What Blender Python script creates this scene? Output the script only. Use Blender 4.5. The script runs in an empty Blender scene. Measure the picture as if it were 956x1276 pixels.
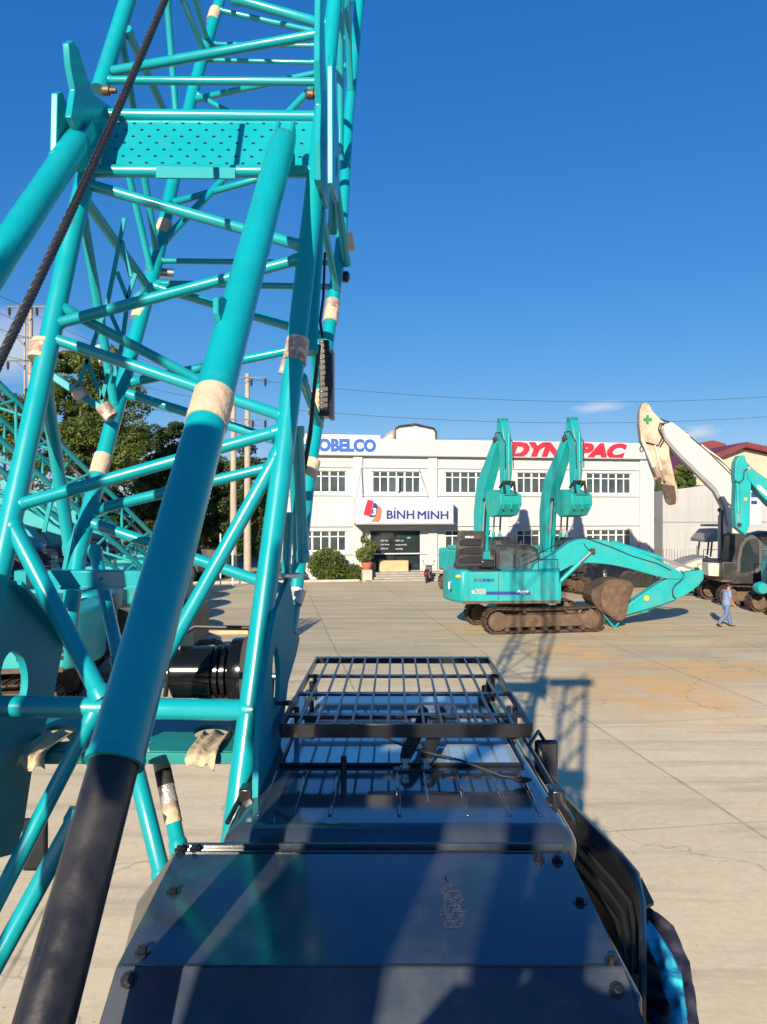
import bpy, bmesh, math, random
from mathutils import Vector, Matrix
random.seed(7)
R = math.radians
sc = bpy.context.scene
COL = sc.collection
CX, CY, F, H = 478.0, 638.0, 950.0, 4.35

# ---------------------------------------------------------------- helpers
def P(px, py, d):
    return Vector(((px-CX)*d/F, d, H+(CY-py)*d/F))
def G(px, py, z=0.0):
    d = (H-z)*F/(py-CY)
    return Vector(((px-CX)*d/F, d, z))
def tt(py): return (CY-py)/F
def dr(py): return 3.19/(1-.33*tt(py))
def df(py): return 3.88/(1-.50*tt(py))

class Frame:
    """a local frame (x forward, y left, z up) standing in the world"""
    def __init__(s, loc, yaw): s.loc = Vector(loc); s.yaw = yaw; s.c = math.cos(yaw); s.s = math.sin(yaw)
    def tr(s, px, py, ly=0.0):
        k = (px-CX)/F; t = (CY-py)/F
        # world = loc + x*(c,s) + ly*(-s,c) ; need X = k*Y
        ax = s.loc.x - ly*s.s; ay = s.loc.y + ly*s.c
        x = (k*ay-ax)/(s.c-k*s.s)
        Y = ay + x*s.s
        return (x, H+t*Y-s.loc.z)

def tag(o, label=None, cat=None, group=None, kind=None):
    if label: o['label'] = label
    if cat: o['category'] = cat
    if group: o['group'] = group
    if kind: o['kind'] = kind
    return o
def empty(name, loc=(0,0,0), rz=0, label=None, cat=None, group=None):
    o = bpy.data.objects.new(name, None); COL.objects.link(o)
    o.location = loc; o.rotation_euler = (0,0,rz); o.empty_display_size = .2
    return tag(o, label, cat, group)
def copy_tree(o, parent=None):
    c = o.copy(); COL.objects.link(c)
    if parent: c.parent = parent
    for ch in list(o.children): copy_tree(ch, c)
    return c

class MB:
    def __init__(s): s.v = []; s.f = []; s.m = []; s.mi = 0
    def add(s, vs, fs):
        b = len(s.v); s.v += [tuple(v) for v in vs]
        for f in fs: s.f.append([i+b for i in f]); s.m.append(s.mi)
    def box(s, c, size, rot=None):
        c = Vector(c); sx, sy, sz = [a/2 for a in size]
        vs = [Vector((x,y,z)) for x in (-sx,sx) for y in (-sy,sy) for z in (-sz,sz)]
        if rot is not None: vs = [rot @ v for v in vs]
        s.add([v+c for v in vs], [(0,1,3,2),(4,6,7,5),(0,4,5,1),(2,3,7,6),(0,2,6,4),(1,5,7,3)])
        return s
    def b(s, x0,x1,y0,y1,z0,z1):
        return s.box(((x0+x1)/2,(y0+y1)/2,(z0+z1)/2),(abs(x1-x0),abs(y1-y0),abs(z1-z0)))
    def bar(s, p1, p2, w, h, up=(0,0,1)):
        p1 = Vector(p1); p2 = Vector(p2); d = (p2-p1); L = d.length; d.normalize()
        up = Vector(up); sd = d.cross(up)
        if sd.length < 1e-4: sd = d.cross(Vector((1,0,0)))
        sd.normalize(); u = sd.cross(d)
        vs = []
        for q in (p1, p2):
            for a, c in ((-1,-1),(1,-1),(1,1),(-1,1)): vs.append(q+sd*a*w/2+u*c*h/2)
        s.add(vs, [(0,1,2,3),(7,6,5,4),(0,4,5,1),(1,5,6,2),(2,6,7,3),(3,7,4,0)])
        return s
    def tube(s, p1, p2, r, n=14, r2=None, cap=True):
        return s.path([p1,p2],[r, r if r2 is None else r2], n, cap)
    def path(s, pts, r, n=10, cap=True):
        pts = [Vector(p) for p in pts]
        rs = r if isinstance(r,(list,tuple)) else [r]*len(pts)
        b0 = len(s.v); vs = []
        prev = None
        for i, p in enumerate(pts):
            if i == 0: d = pts[1]-p
            elif i == len(pts)-1: d = p-pts[i-1]
            else: d = (pts[i+1]-p).normalized()+(p-pts[i-1]).normalized()
            d.normalize()
            if prev is None:
                a = d.cross(Vector((0,0,1)))
                if a.length < .05: a = d.cross(Vector((1,0,0)))
            else:
                a = prev - d*prev.dot(d)
            a.normalize(); prev = a; b = d.cross(a)
            for k in range(n):
                t = 2*math.pi*k/n
                vs.append(p+(a*math.cos(t)+b*math.sin(t))*rs[i])
        fs = []
        for i in range(len(pts)-1):
            for k in range(n):
                fs.append((i*n+k, i*n+(k+1)%n, (i+1)*n+(k+1)%n, (i+1)*n+k))
        if cap:
            fs.append(tuple(reversed(range(n)))); fs.append(tuple(range((len(pts)-1)*n, len(pts)*n)))
        s.add(vs, fs); return s
    def prism(s, poly, ext):
        """poly: list of 3D points (planar), extruded by vector ext"""
        n = len(poly); ext = Vector(ext); ps = [Vector(p) for p in poly]
        s.add(ps+[p+ext for p in ps], [tuple(range(n)), tuple(range(2*n-1,n-1,-1))]+[(i,i+n,(i+1)%n+n,(i+1)%n) for i in range(n)])
        return s
    def xz(s, poly, y0, y1):
        return s.prism([(x,y0,z) for x,z in poly], (0,y1-y0,0))
    def xy(s, poly, z0, z1):
        return s.prism([(x,y,z0) for x,y in poly], (0,0,z1-z0))
    def quad(s, a,b,c,d): s.add([a,b,c,d],[(0,1,2,3)]); return s
    def lathe(s, c, axis, prof, n=20):
        """prof: list of (along, radius)"""
        c = Vector(c); ax = Vector(axis).normalized()
        a = ax.cross(Vector((0,0,1)))
        if a.length < .05: a = ax.cross(Vector((1,0,0)))
        a.normalize(); b = ax.cross(a); vs = []; m = len(prof)
        for h, r in prof:
            r = max(r,1e-4)
            for k in range(n):
                t = 2*math.pi*k/n; vs.append(c+ax*h+(a*math.cos(t)+b*math.sin(t))*r)
        fs = [(i*n+k, i*n+(k+1)%n, (i+1)*n+(k+1)%n, (i+1)*n+k) for i in range(m-1) for k in range(n)]
        fs += [tuple(reversed(range(n))), tuple(range((m-1)*n, m*n))]
        s.add(vs, fs); return s
    def ell(s, c, rx, ry, rz, nu=14, nv=9, jit=0):
        vs = []; c = Vector(c)
        for j in range(nv+1):
            ph = math.pi*j/nv
            for i in range(nu):
                th = 2*math.pi*i/nu; q = 1+random.uniform(-jit,jit)
                vs.append(c+Vector((rx*math.sin(ph)*math.cos(th)*q, ry*math.sin(ph)*math.sin(th)*q, rz*math.cos(ph)*q)))
        fs = [(j*nu+i, (j+1)*nu+i, (j+1)*nu+(i+1)%nu, j*nu+(i+1)%nu) for j in range(nv) for i in range(nu)]
        s.add(vs, fs); return s
    def build(s, name, mat, parent=None, label=None, smooth=True, bevel=0, ang=35):
        me = bpy.data.meshes.new(name); me.from_pydata(s.v, [], s.f)
        mats = mat if isinstance(mat,(list,tuple)) else [mat]
        for m in mats: me.materials.append(m)
        if len(mats) > 1: me.polygons.foreach_set('material_index', s.m)
        me.update(); bm = bmesh.new(); bm.from_mesh(me)
        bmesh.ops.recalc_face_normals(bm, faces=bm.faces[:]); bm.to_mesh(me); bm.free()
        if smooth:
            me.shade_smooth(); me.set_sharp_from_angle(angle=R(ang))
        o = bpy.data.objects.new(name, me); COL.objects.link(o)
        if parent: o.parent = parent
        if label: o['label'] = label
        if bevel:
            bv = o.modifiers.new('bevel','BEVEL'); bv.width = bevel; bv.segments = 2; bv.limit_method = 'ANGLE'; bv.angle_limit = R(40)
            bv.harden_normals = False
        return o

def limb(pts, hs):
    """outline around a centre line in the x-z plane"""
    up, dn = [], []
    for i, p in enumerate(pts):
        a = pts[max(i-1,0)]; b = pts[min(i+1,len(pts)-1)]
        dx, dz = b[0]-a[0], b[1]-a[1]; L = math.hypot(dx,dz); nx, nz = -dz/L, dx/L
        up.append((p[0]+nx*hs[i], p[1]+nz*hs[i])); dn.append((p[0]-nx*hs[i], p[1]-nz*hs[i]))
    return up+dn[::-1]

# ---------------------------------------------------------------- materials
def nn(nt, t, **kw):
    n = nt.nodes.new(t)
    for k, v in kw.items(): setattr(n, k, v)
    return n
def mk(name, col, rough=.5, metal=0, var=.15, vscale=3.0, bump=0, bscale=40, dirt=None, dscale=1.5, dlo=.52, dhi=.7, coat=0, spec=.5, ior=None, trans=0, rvar=0):
    m = bpy.data.materials.new(name); m.use_nodes = True; nt = m.node_tree; L = nt.links
    b = nt.nodes['Principled BSDF']
    b.inputs['Roughness'].default_value = rough; b.inputs['Metallic'].default_value = metal
    b.inputs['Coat Weight'].default_value = coat; b.inputs['Coat Roughness'].default_value = .08
    b.inputs['Specular IOR Level'].default_value = spec
    if ior: b.inputs['IOR'].default_value = ior
    if trans: b.inputs['Transmission Weight'].default_value = trans
    tc = nn(nt,'ShaderNodeTexCoord')
    no = nn(nt,'ShaderNodeTexNoise'); no.inputs['Scale'].default_value = vscale; no.inputs['Detail'].default_value = 6
    no.inputs['Roughness'].default_value = .65
    L.new(tc.outputs['Object'], no.inputs['Vector'])
    mr = nn(nt,'ShaderNodeMapRange'); mr.inputs['From Min'].default_value = .3; mr.inputs['From Max'].default_value = .7
    mr.inputs['To Min'].default_value = 1-var; mr.inputs['To Max'].default_value = 1+var
    L.new(no.outputs['Fac'], mr.inputs['Value'])
    mx = nn(nt,'ShaderNodeMix', data_type='RGBA', blend_type='MULTIPLY'); mx.inputs[0].default_value = 1
    mx.inputs[6].default_value = (*col,1); L.new(mr.outputs[0], mx.inputs[7])
    out = mx.outputs[2]
    if dirt:
        n2 = nn(nt,'ShaderNodeTexNoise'); n2.inputs['Scale'].default_value = dscale; n2.inputs['Detail'].default_value = 8
        n2.inputs['Roughness'].default_value = .7
        L.new(tc.outputs['Object'], n2.inputs['Vector'])
        r2 = nn(nt,'ShaderNodeMapRange'); r2.inputs['From Min'].default_value = dlo; r2.inputs['From Max'].default_value = dhi
        L.new(n2.outputs['Fac'], r2.inputs['Value'])
        m2 = nn(nt,'ShaderNodeMix', data_type='RGBA'); L.new(r2.outputs[0], m2.inputs[0]); L.new(out, m2.inputs[6])
        m2.inputs[7].default_value = (*dirt,1); out = m2.outputs[2]
    L.new(out, b.inputs['Base Color'])
    if rvar:
        n3 = nn(nt,'ShaderNodeTexNoise'); n3.inputs['Scale'].default_value = vscale*2.3; n3.inputs['Detail'].default_value = 5
        L.new(tc.outputs['Object'], n3.inputs['Vector'])
        r3 = nn(nt,'ShaderNodeMapRange'); r3.inputs['From Min'].default_value=.35; r3.inputs['From Max'].default_value=.7
        r3.inputs['To Min'].default_value = max(rough-rvar,.02); r3.inputs['To Max'].default_value = rough+rvar
        L.new(n3.outputs['Fac'], r3.inputs['Value']); L.new(r3.outputs[0], b.inputs['Roughness'])
    if bump:
        nb = nn(nt,'ShaderNodeTexNoise'); nb.inputs['Scale'].default_value = bscale; nb.inputs['Detail'].default_value = 4
        L.new(tc.outputs['Object'], nb.inputs['Vector'])
        bp = nn(nt,'ShaderNodeBump'); bp.inputs['Strength'].default_value = bump; bp.inputs['Distance'].default_value = .02
        L.new(nb.outputs['Fac'], bp.inputs['Height']); L.new(bp.outputs[0], b.inputs['Normal'])
    return m

M = {}
M['matte'] = mk('teal_paint_dull', (.006,.27,.31), .6, var=.1, vscale=4, spec=.2)
M['teal'] = mk('teal_paint', (.003,.29,.335), .30, var=.07, vscale=2, coat=.2, dirt=(.03,.26,.28), dscale=6, dlo=.58, dhi=.72, rvar=.08)
M['teal_far'] = mk('teal_paint_worn', (.006,.31,.325), .42, var=.12, vscale=1.3, dirt=(.07,.27,.24), dscale=1.6, dlo=.5, dhi=.75)
M['teal_dark'] = mk('teal_shade_tint', (.006,.20,.19), .5, var=.2, vscale=3)  # darker teal; puts shade into the colour of the boom foot plates
M['rod'] = mk('black_rod_wrap', (.011,.011,.014), .42, var=.5, vscale=7, dirt=(.035,.032,.032), dscale=3, dlo=.5, dhi=.75, rvar=.15, bump=.15, bscale=14)
M['rope'] = mk('greased_rope', (.016,.017,.020), .5, var=.3, vscale=20)
M['tape'] = mk('masking_tape', (.52,.40,.28), .75, var=.15, vscale=8, bump=.5, bscale=22)
M['tape_dark'] = mk('weathered_tape', (.30,.22,.17), .6, var=.5, vscale=14, dirt=(.55,.5,.45), dscale=18, dlo=.5, dhi=.6, bump=.5, bscale=25)
M['foil'] = mk('plastic_film', (.45,.45,.44), .25, metal=.4, var=.4, vscale=18, bump=.8, bscale=30)
M['rust'] = mk('rust', (.20,.09,.04), .8, var=.5, vscale=12)
M['bolt'] = mk('bronze_bolt', (.16,.10,.06), .55, metal=.6, var=.3, vscale=20)
M['steel'] = mk('bright_steel', (.55,.55,.55), .28, metal=.9, var=.1)
M['cover'] = mk('dark_slate_paint', (.022,.033,.050), .17, var=.2, vscale=2.2, dirt=(.095,.098,.105), dscale=2.6, dlo=.42, dhi=.85, rvar=.10, coat=.25)
M['cab'] = mk('dark_gloss_paint', (.030,.040,.054), .09, var=.25, vscale=2.4, dirt=(.07,.075,.08), dscale=4, dlo=.55, dhi=.9, rvar=.06, coat=.8)
M['black'] = mk('black_paint', (.012,.013,.016), .3, var=.3, vscale=5, coat=.2)
M['rubber'] = mk('black_rubber', (.018,.018,.018), .7, var=.3, vscale=8)
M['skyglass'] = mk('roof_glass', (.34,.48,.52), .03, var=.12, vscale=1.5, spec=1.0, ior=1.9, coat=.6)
M['glass'] = mk('dark_window_glass', (.02,.028,.032), .05, var=.4, vscale=.8, spec=.8, ior=1.6)
M['cabglass'] = mk('cab_glass', (.05,.08,.09), .06, var=.7, vscale=1.5, spec=.8, ior=1.6)
M['darkgrey'] = mk('dark_grey_paint', (.075,.07,.065), .5, var=.2)
M['blackgloss'] = mk('black_gloss', (.005,.006,.008), .16, var=.3, spec=.3)
M['pane'] = mk('office_window_glass', (.045,.06,.065), .07, var=.5, vscale=.9, spec=.7)
M['white'] = mk('white_wall_paint', (.47,.475,.475), .75, var=.05, vscale=.5, dirt=(.40,.40,.39), dscale=.7, dlo=.5, dhi=.9, bump=.1, bscale=10)
M['whiteframe'] = mk('white_window_frame', (.78,.78,.76), .4, var=.05)
M['signwhite'] = mk('sign_panel_white', (.58,.58,.59), .45, var=.03, vscale=.6)
M['blue'] = mk('sign_blue', (.02,.10,.42), .5, var=.05)
M['navy'] = mk('lettering_navy', (.015,.035,.20), .5, var=.05)
M['red'] = mk('lettering_red', (.52,.012,.035), .5, var=.05)
M['orange'] = mk('sign_orange', (.75,.13,.045), .5, var=.05)
M['yellow'] = mk('yellow_decal', (.75,.42,.03), .5, var=.1)
M['whitepaint'] = mk('white_decal', (.8,.8,.78), .5, var=.03)
M['stone'] = mk('grey_step_stone', (.30,.28,.25), .8, var=.2, vscale=2)
M['kerb'] = mk('kerb_concrete', (.42,.39,.33), .85, var=.15, vscale=2)
M['cream'] = mk('old_cream_paint', (.46,.38,.28), .6, var=.25, vscale=1.2, dirt=(.17,.09,.04), dscale=.9, dlo=.45, dhi=.68)
M['creamclean'] = mk('cream_paint', (.50,.47,.41), .5, var=.08, vscale=1, dirt=(.42,.30,.18), dscale=.8, dlo=.6, dhi=.85)
M['track'] = mk('muddy_track_steel', (.085,.058,.038), .8, metal=.2, var=.5, vscale=4, dirt=(.04,.03,.025), dscale=3, dlo=.45, dhi=.7)
M['mud'] = mk('dried_mud', (.12,.082,.05), .9, var=.35, vscale=3, dirt=(.10,.05,.03), dscale=4, dlo=.45, dhi=.65, bump=.6, bscale=12)
M['bucket'] = mk('rusty_bucket', (.09,.052,.03), .8, var=.5, vscale=2.5, dirt=(.05,.03,.02), dscale=1.4, dlo=.45, dhi=.6, bump=.4, bscale=10)
M['machine'] = mk('grey_black_paint', (.022,.021,.022), .45, var=.35, vscale=2, dirt=(.12,.10,.08), dscale=2, dlo=.5, dhi=.8)
M['grey'] = mk('grey_paint', (.22,.22,.22), .5, var=.2, vscale=1)
M['chrome'] = mk('cylinder_rod', (.5,.5,.52), .2, metal=1, var=.05)
M['corr'] = mk('grey_sheet_metal', (.38,.38,.38), .5, metal=.1, var=.08, vscale=.4, dirt=(.34,.34,.33), dscale=.3, dlo=.45, dhi=.8)
M['beige'] = mk('beige_sheet_cladding', (.44,.38,.29), .6, var=.07, vscale=.3)
M['redroof'] = mk('dark_red_roofing', (.16,.025,.03), .55, var=.15, vscale=.4)
M['roofgrey'] = mk('pale_roofing', (.55,.53,.46), .7, var=.1)
M['poleconc'] = mk('pole_concrete', (.36,.31,.25), .85, var=.15, vscale=2)
M['ceramic'] = mk('dark_insulator', (.06,.045,.04), .3)
M['wire'] = mk('wire_black', (.03,.035,.04), .6)
M['bark'] = mk('bark', (.16,.115,.075), .9, var=.4, vscale=4)
M['terra'] = mk('terracotta', (.42,.13,.07), .8, var=.15)
M['wood'] = mk('pale_plywood', (.50,.36,.20), .7, var=.2, vscale=3)
M['tarp'] = mk('black_plastic_sheet', (.012,.013,.015), .22, var=.4, vscale=3, bump=.8, bscale=5)
M['cyan'] = mk('cyan_cloth', (.035,.50,.62), .8, var=.18, vscale=9, bump=.6, bscale=18)
M['navycloth'] = mk('navy_cloth', (.028,.028,.055), .9, var=.25, vscale=9, bump=.6, bscale=20)
M['canvas'] = mk('beige_cloth', (.52,.41,.27), .85, var=.2, vscale=12, bump=.8, bscale=16)
M['olive'] = mk('olive_flap', (.11,.11,.05), .7)
M['skin'] = mk('skin', (.36,.17,.10), .55, var=.1)
M['hair'] = mk('black_hair', (.012,.010,.009), .6)
M['shirt'] = mk('light_blue_shirt', (.17,.23,.38), .85, var=.1)
M['jeans'] = mk('blue_jeans', (.09,.15,.28), .85, var=.15)
M['bikered'] = mk('red_scooter_paint', (.22,.02,.02), .3, coat=.4)

def scuffs(m, col, scale=(14,14,3), lo=.66, hi=.74, amt=.5):
    nt=m.node_tree; L=nt.links; b=nt.nodes['Principled BSDF']; src=b.inputs['Base Color'].links[0].from_socket
    tc=nn(nt,'ShaderNodeTexCoord'); mp=nn(nt,'ShaderNodeMapping'); mp.inputs['Scale'].default_value=scale; L.new(tc.outputs['Object'],mp.inputs['Vector'])
    no=nn(nt,'ShaderNodeTexNoise'); no.inputs['Scale'].default_value=1; no.inputs['Detail'].default_value=9; no.inputs['Roughness'].default_value=.75; L.new(mp.outputs[0],no.inputs['Vector'])
    r=nn(nt,'ShaderNodeMapRange'); r.inputs['From Min'].default_value=lo; r.inputs['From Max'].default_value=hi; r.inputs['To Max'].default_value=amt; L.new(no.outputs['Fac'],r.inputs['Value'])
    mx=nn(nt,'ShaderNodeMix',data_type='RGBA'); L.new(r.outputs[0],mx.inputs[0]); L.new(src,mx.inputs[6]); mx.inputs[7].default_value=(*col,1); L.new(mx.outputs[2],b.inputs['Base Color'])
scuffs(M['teal'],(.06,.07,.05),(11,11,5),.62,.72,.55)
scuffs(M['teal_far'],(.05,.10,.09),(4,4,1.2),.56,.72,.5)
scuffs(M['white'],(.33,.33,.32),(1.6,1.6,.16),.55,.75,.35)
scuffs(M['corr'],(.30,.27,.23),(.9,.9,.12),.55,.75,.45)
scuffs(M['cover'],(.12,.12,.12),(9,2.5,9),.60,.76,.5)
scuffs(M['cab'],(.12,.125,.13),(12,3,9),.62,.78,.5)
scuffs(M['rod'],(.07,.06,.05),(30,2,2),.60,.75,.5)

def foliage(name, col, col2, scale=.7):
    m = bpy.data.materials.new(name); m.use_nodes = True; nt = m.node_tree; L = nt.links
    b = nt.nodes['Principled BSDF']; b.inputs['Roughness'].default_value = .55; b.inputs['Specular IOR Level'].default_value = .3
    tc = nn(nt,'ShaderNodeTexCoord'); no = nn(nt,'ShaderNodeTexNoise'); no.inputs['Scale'].default_value = scale; no.inputs['Detail'].default_value = 5
    L.new(tc.outputs['Object'], no.inputs['Vector'])
    rp = nn(nt,'ShaderNodeMapRange'); rp.inputs['From Min'].default_value=.36; rp.inputs['From Max'].default_value=.64
    L.new(no.outputs['Fac'], rp.inputs['Value'])
    mx = nn(nt,'ShaderNodeMix', data_type='RGBA'); L.new(rp.outputs[0], mx.inputs[0]); mx.inputs[6].default_value=(*col,1); mx.inputs[7].default_value=(*col2,1)
    L.new(mx.outputs[2], b.inputs['Base Color'])
    tr = nn(nt,'ShaderNodeBsdfTranslucent'); L.new(mx.outputs[2], tr.inputs['Color'])
    ms = nn(nt,'ShaderNodeMixShader'); ms.inputs[0].default_value=.38
    L.new(b.outputs[0], ms.inputs[1]); L.new(tr.outputs[0], ms.inputs[2])
    L.new(ms.outputs[0], nt.nodes['Material Output'].inputs['Surface'])
    return m
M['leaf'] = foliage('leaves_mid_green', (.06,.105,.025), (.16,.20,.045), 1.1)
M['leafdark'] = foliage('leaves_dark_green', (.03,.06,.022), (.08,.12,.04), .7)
M['leafbright'] = foliage('leaves_fresh_green', (.06,.12,.02), (.16,.25,.05), 2)

# ground: concrete slabs with joints and stains
def ground_material():
    m = bpy.data.materials.new('concrete_yard'); m.use_nodes = True; nt = m.node_tree; L = nt.links
    b = nt.nodes['Principled BSDF']; b.inputs['Roughness'].default_value = .88; b.inputs['Specular IOR Level'].default_value = .25
    tc = nn(nt,'ShaderNodeTexCoord')
    mp = nn(nt,'ShaderNodeMapping'); mp.inputs['Rotation'].default_value = (0,0,-R(8.5)); L.new(tc.outputs['Object'], mp.inputs['Vector'])
    def noise(scale, det=6, src=None, rough=.6):
        n = nn(nt,'ShaderNodeTexNoise'); n.inputs['Scale'].default_value = scale; n.inputs['Detail'].default_value = det; n.inputs['Roughness'].default_value = rough
        L.new((src or mp.outputs[0]), n.inputs['Vector']); return n.outputs['Fac']
    def rng(v, a, c, d=0, e=1):
        n = nn(nt,'ShaderNodeMapRange'); n.inputs['From Min'].default_value=a; n.inputs['From Max'].default_value=c; n.inputs['To Min'].default_value=d; n.inputs['To Max'].default_value=e
        L.new(v, n.inputs['Value']); return n.outputs[0]
    def mth(op, a, c=None):
        n = nn(nt,'ShaderNodeMath', operation=op)
        for i, q in enumerate((a,c)):
            if q is None: continue
            if isinstance(q,(int,float)): n.inputs[i].default_value = q
            else: L.new(q, n.inputs[i])
        return n.outputs[0]
    def mix(f, a, c, bt='MIX'):
        n = nn(nt,'ShaderNodeMix', data_type='RGBA', blend_type=bt)
        if isinstance(f,(int,float)): n.inputs[0].default_value=f
        else: L.new(f, n.inputs[0])
        for i, q in ((6,a),(7,c)):
            if isinstance(q, tuple): n.inputs[i].default_value=(*q,1)
            else: L.new(q, n.inputs[i])
        return n.outputs[2]
    sp = nn(nt,'ShaderNodeSeparateXYZ'); L.new(mp.outputs[0], sp.inputs[0])
    wob = mth('MULTIPLY', mth('SUBTRACT', noise(.6,3), .5), .10)
    def joint(c, off, step, w):
        v = mth('ADD', mth('ADD', c, -off+step*100), wob)
        fr = mth('MODULO', v, step); d = mth('ABSOLUTE', mth('SUBTRACT', fr, step/2)); d = mth('SUBTRACT', step/2, d)
        return rng(d, w*.3, w, 1, 0)
    jx = joint(sp.outputs[0], 6.56, 4.5, .035); jy = joint(sp.outputs[1], 9.82, 5.0, .03)
    base = mix(rng(noise(.22,8), .35,.65), (.78,.645,.405), (.66,.54,.34))
    base = mix(rng(noise(1.7,8,rough=.7), .4,.72,0,.55), base, (.82,.69,.46))
    base = mix(rng(noise(9,5), .3,.8,0,.28), base, (.30,.25,.19))
    # slab tone differences
    vx = nn(nt,'ShaderNodeCombineXYZ')
    L.new(mth('FLOOR', mth('DIVIDE', mth('ADD', sp.outputs[0], -6.56+450), 4.5)), vx.inputs[0])
    L.new(mth('FLOOR', mth('DIVIDE', mth('ADD', sp.outputs[1], -9.82+500), 5.0)), vx.inputs[1])
    wn = nn(nt,'ShaderNodeTexWhiteNoise', noise_dimensions='3D'); L.new(vx.outputs[0], wn.inputs['Vector'])
    base = mix(.9, base, rngcol(nt, wn.outputs['Value'], .91, 1.05), 'MULTIPLY')
    # tyre-streaks : stretched noise
    ms = nn(nt,'ShaderNodeMapping'); ms.inputs['Scale'].default_value=(.35,3.2,1); ms.inputs['Rotation'].default_value=(0,0,R(14)); L.new(tc.outputs['Object'], ms.inputs['Vector'])
    st = noise(.5,7,ms.outputs[0],.7)
    base = mix(rng(st,.50,.70,0,.5), base, (.24,.20,.15))
    st2 = noise(.8,7,ms.outputs[0],.7)
    base = mix(rng(st2,.56,.72,0,.35), base, (.68,.61,.50))
    dm = rng(mth('ADD', sp.outputs[1], mth('MULTIPLY', mth('SUBTRACT', noise(.12,7,rough=.65), .5), 26)), 13.5, 23.5)
    base = mix(mth('MULTIPLY', dm, rng(noise(.45,9,ms.outputs[0],.75), .36,.62,1,.38)), base, (.36,.315,.205))
    # orange clay stains around given spots
    def spot(x,y,rx,ry):
        m2 = nn(nt,'ShaderNodeMapping', vector_type='POINT'); m2.inputs['Location'].default_value=(-x/rx,-y/ry,0); m2.inputs['Scale'].default_value=(1/rx,1/ry,1)
        L.new(tc.outputs['Object'], m2.inputs['Vector'])
        ln = nn(nt,'ShaderNodeVectorMath', operation='LENGTH'); L.new(m2.outputs[0], ln.inputs[0])
        return rng(ln.outputs['Value'], .35, 1.0, 1, 0)
    msk = mth('MAXIMUM', mth('MAXIMUM', spot(6.6,18.4,2.6,3.8), spot(5.9,23.8,1.9,2.2)), mth('MAXIMUM', spot(9.2,21.0,4.2,2.0), mth('MULTIPLY', spot(9.5,27,9,5), .35)))
    cl = mth('MULTIPLY', msk, rng(noise(.95,8,rough=.72), .38,.56))
    base = mix(mth('MULTIPLY', cl, .82), base, (.72,.42,.15))
    # dark oil specks
    base = mix(rng(noise(2.6,6,rough=.8), .70,.78,0,.6), base, (.14,.11,.08))
    jt = mth('MULTIPLY', mth('MAXIMUM', jx, mth('MULTIPLY', jy,.7)), rng(noise(1.1,4), .3,.6,.35,1))
    base = mix(mth('MULTIPLY', jt, .62), base, (.17,.145,.11))
    # cracks
    vo = nn(nt,'ShaderNodeTexVoronoi', feature='DISTANCE_TO_EDGE'); vo.inputs['Scale'].default_value=.16; L.new(mp.outputs[0], vo.inputs['Vector'])
    ad = nn(nt,'ShaderNodeVectorMath', operation='ADD'); nz = nn(nt,'ShaderNodeTexNoise'); nz.inputs['Scale'].default_value=1.2; nz.inputs['Detail'].default_value=5; L.new(mp.outputs[0], nz.inputs['Vector'])
    L.new(mp.outputs[0], ad.inputs[0]); L.new(nz.outputs['Color'], ad.inputs[1]); L.new(ad.outputs[0], vo.inputs['Vector'])
    base = mix(rng(vo.outputs['Distance'], 0,.0035,.45,0), base, (.2,.17,.13))
    L.new(base, b.inputs['Base Color'])
    bp = nn(nt,'ShaderNodeBump'); bp.inputs['Strength'].default_value=.25; bp.inputs['Distance'].default_value=.01
    L.new(mth('SUBTRACT', noise(12,6), jt), bp.inputs['Height']); L.new(bp.outputs[0], b.inputs['Normal'])
    return m
def rngcol(nt, v, a, c):
    n = nn(nt,'ShaderNodeMapRange'); n.inputs['To Min'].default_value=a; n.inputs['To Max'].default_value=c
    nt.links.new(v, n.inputs['Value']); return n.outputs[0]
M['ground'] = ground_material()

# ---------------------------------------------------------------- text
def text_mesh(body, x0, x1, z0, z1, mat, parent, name='lettering', y=0, thick=.03, offset=0.0, shear=0, face='y-', squeeze=None, bold=0):
    """text filling the rectangle x0..x1, z0..z1 of the parent's x-z plane, facing local -y"""
    cu = bpy.data.curves.new(name,'FONT'); cu.body = body; cu.size = 1; cu.extrude = .02; cu.offset = offset; cu.shear = shear
    cu.resolution_u = 3; cu.bevel_depth = bold; cu.bevel_resolution = 1
    o = bpy.data.objects.new('tmp', cu); COL.objects.link(o)
    bpy.context.view_layer.update()
    dg = bpy.context.evaluated_depsgraph_get()
    me = bpy.data.meshes.new_from_object(o.evaluated_get(dg))
    bpy.data.objects.remove(o)
    xs = [v.co.x for v in me.vertices]; ys = [v.co.y for v in me.vertices]
    ax, bx, ay, by = min(xs), max(xs), min(ys), max(ys)
    for v in me.vertices:
        X = x0+(v.co.x-ax)/(bx-ax)*(x1-x0); Z = z0+(v.co.y-ay)/(by-ay)*(z1-z0)
        d = -thick if v.co.z > 0 else 0
        v.co = Vector((X, y+d, Z)) if face == 'y-' else Vector((X, y-d, Z))
    me.materials.clear(); me.materials.append(mat); me.name = name
    r = bpy.data.objects.new(name, me); COL.objects.link(r)
    if parent: r.parent = parent
    return r
# ================================================================ THE CRANE WE STAND ON
crane = empty('crawler_crane', (0,0,0), 0, 'teal lattice boom crawler crane with dark glossy cab roof filling the foreground', 'crane')

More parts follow.
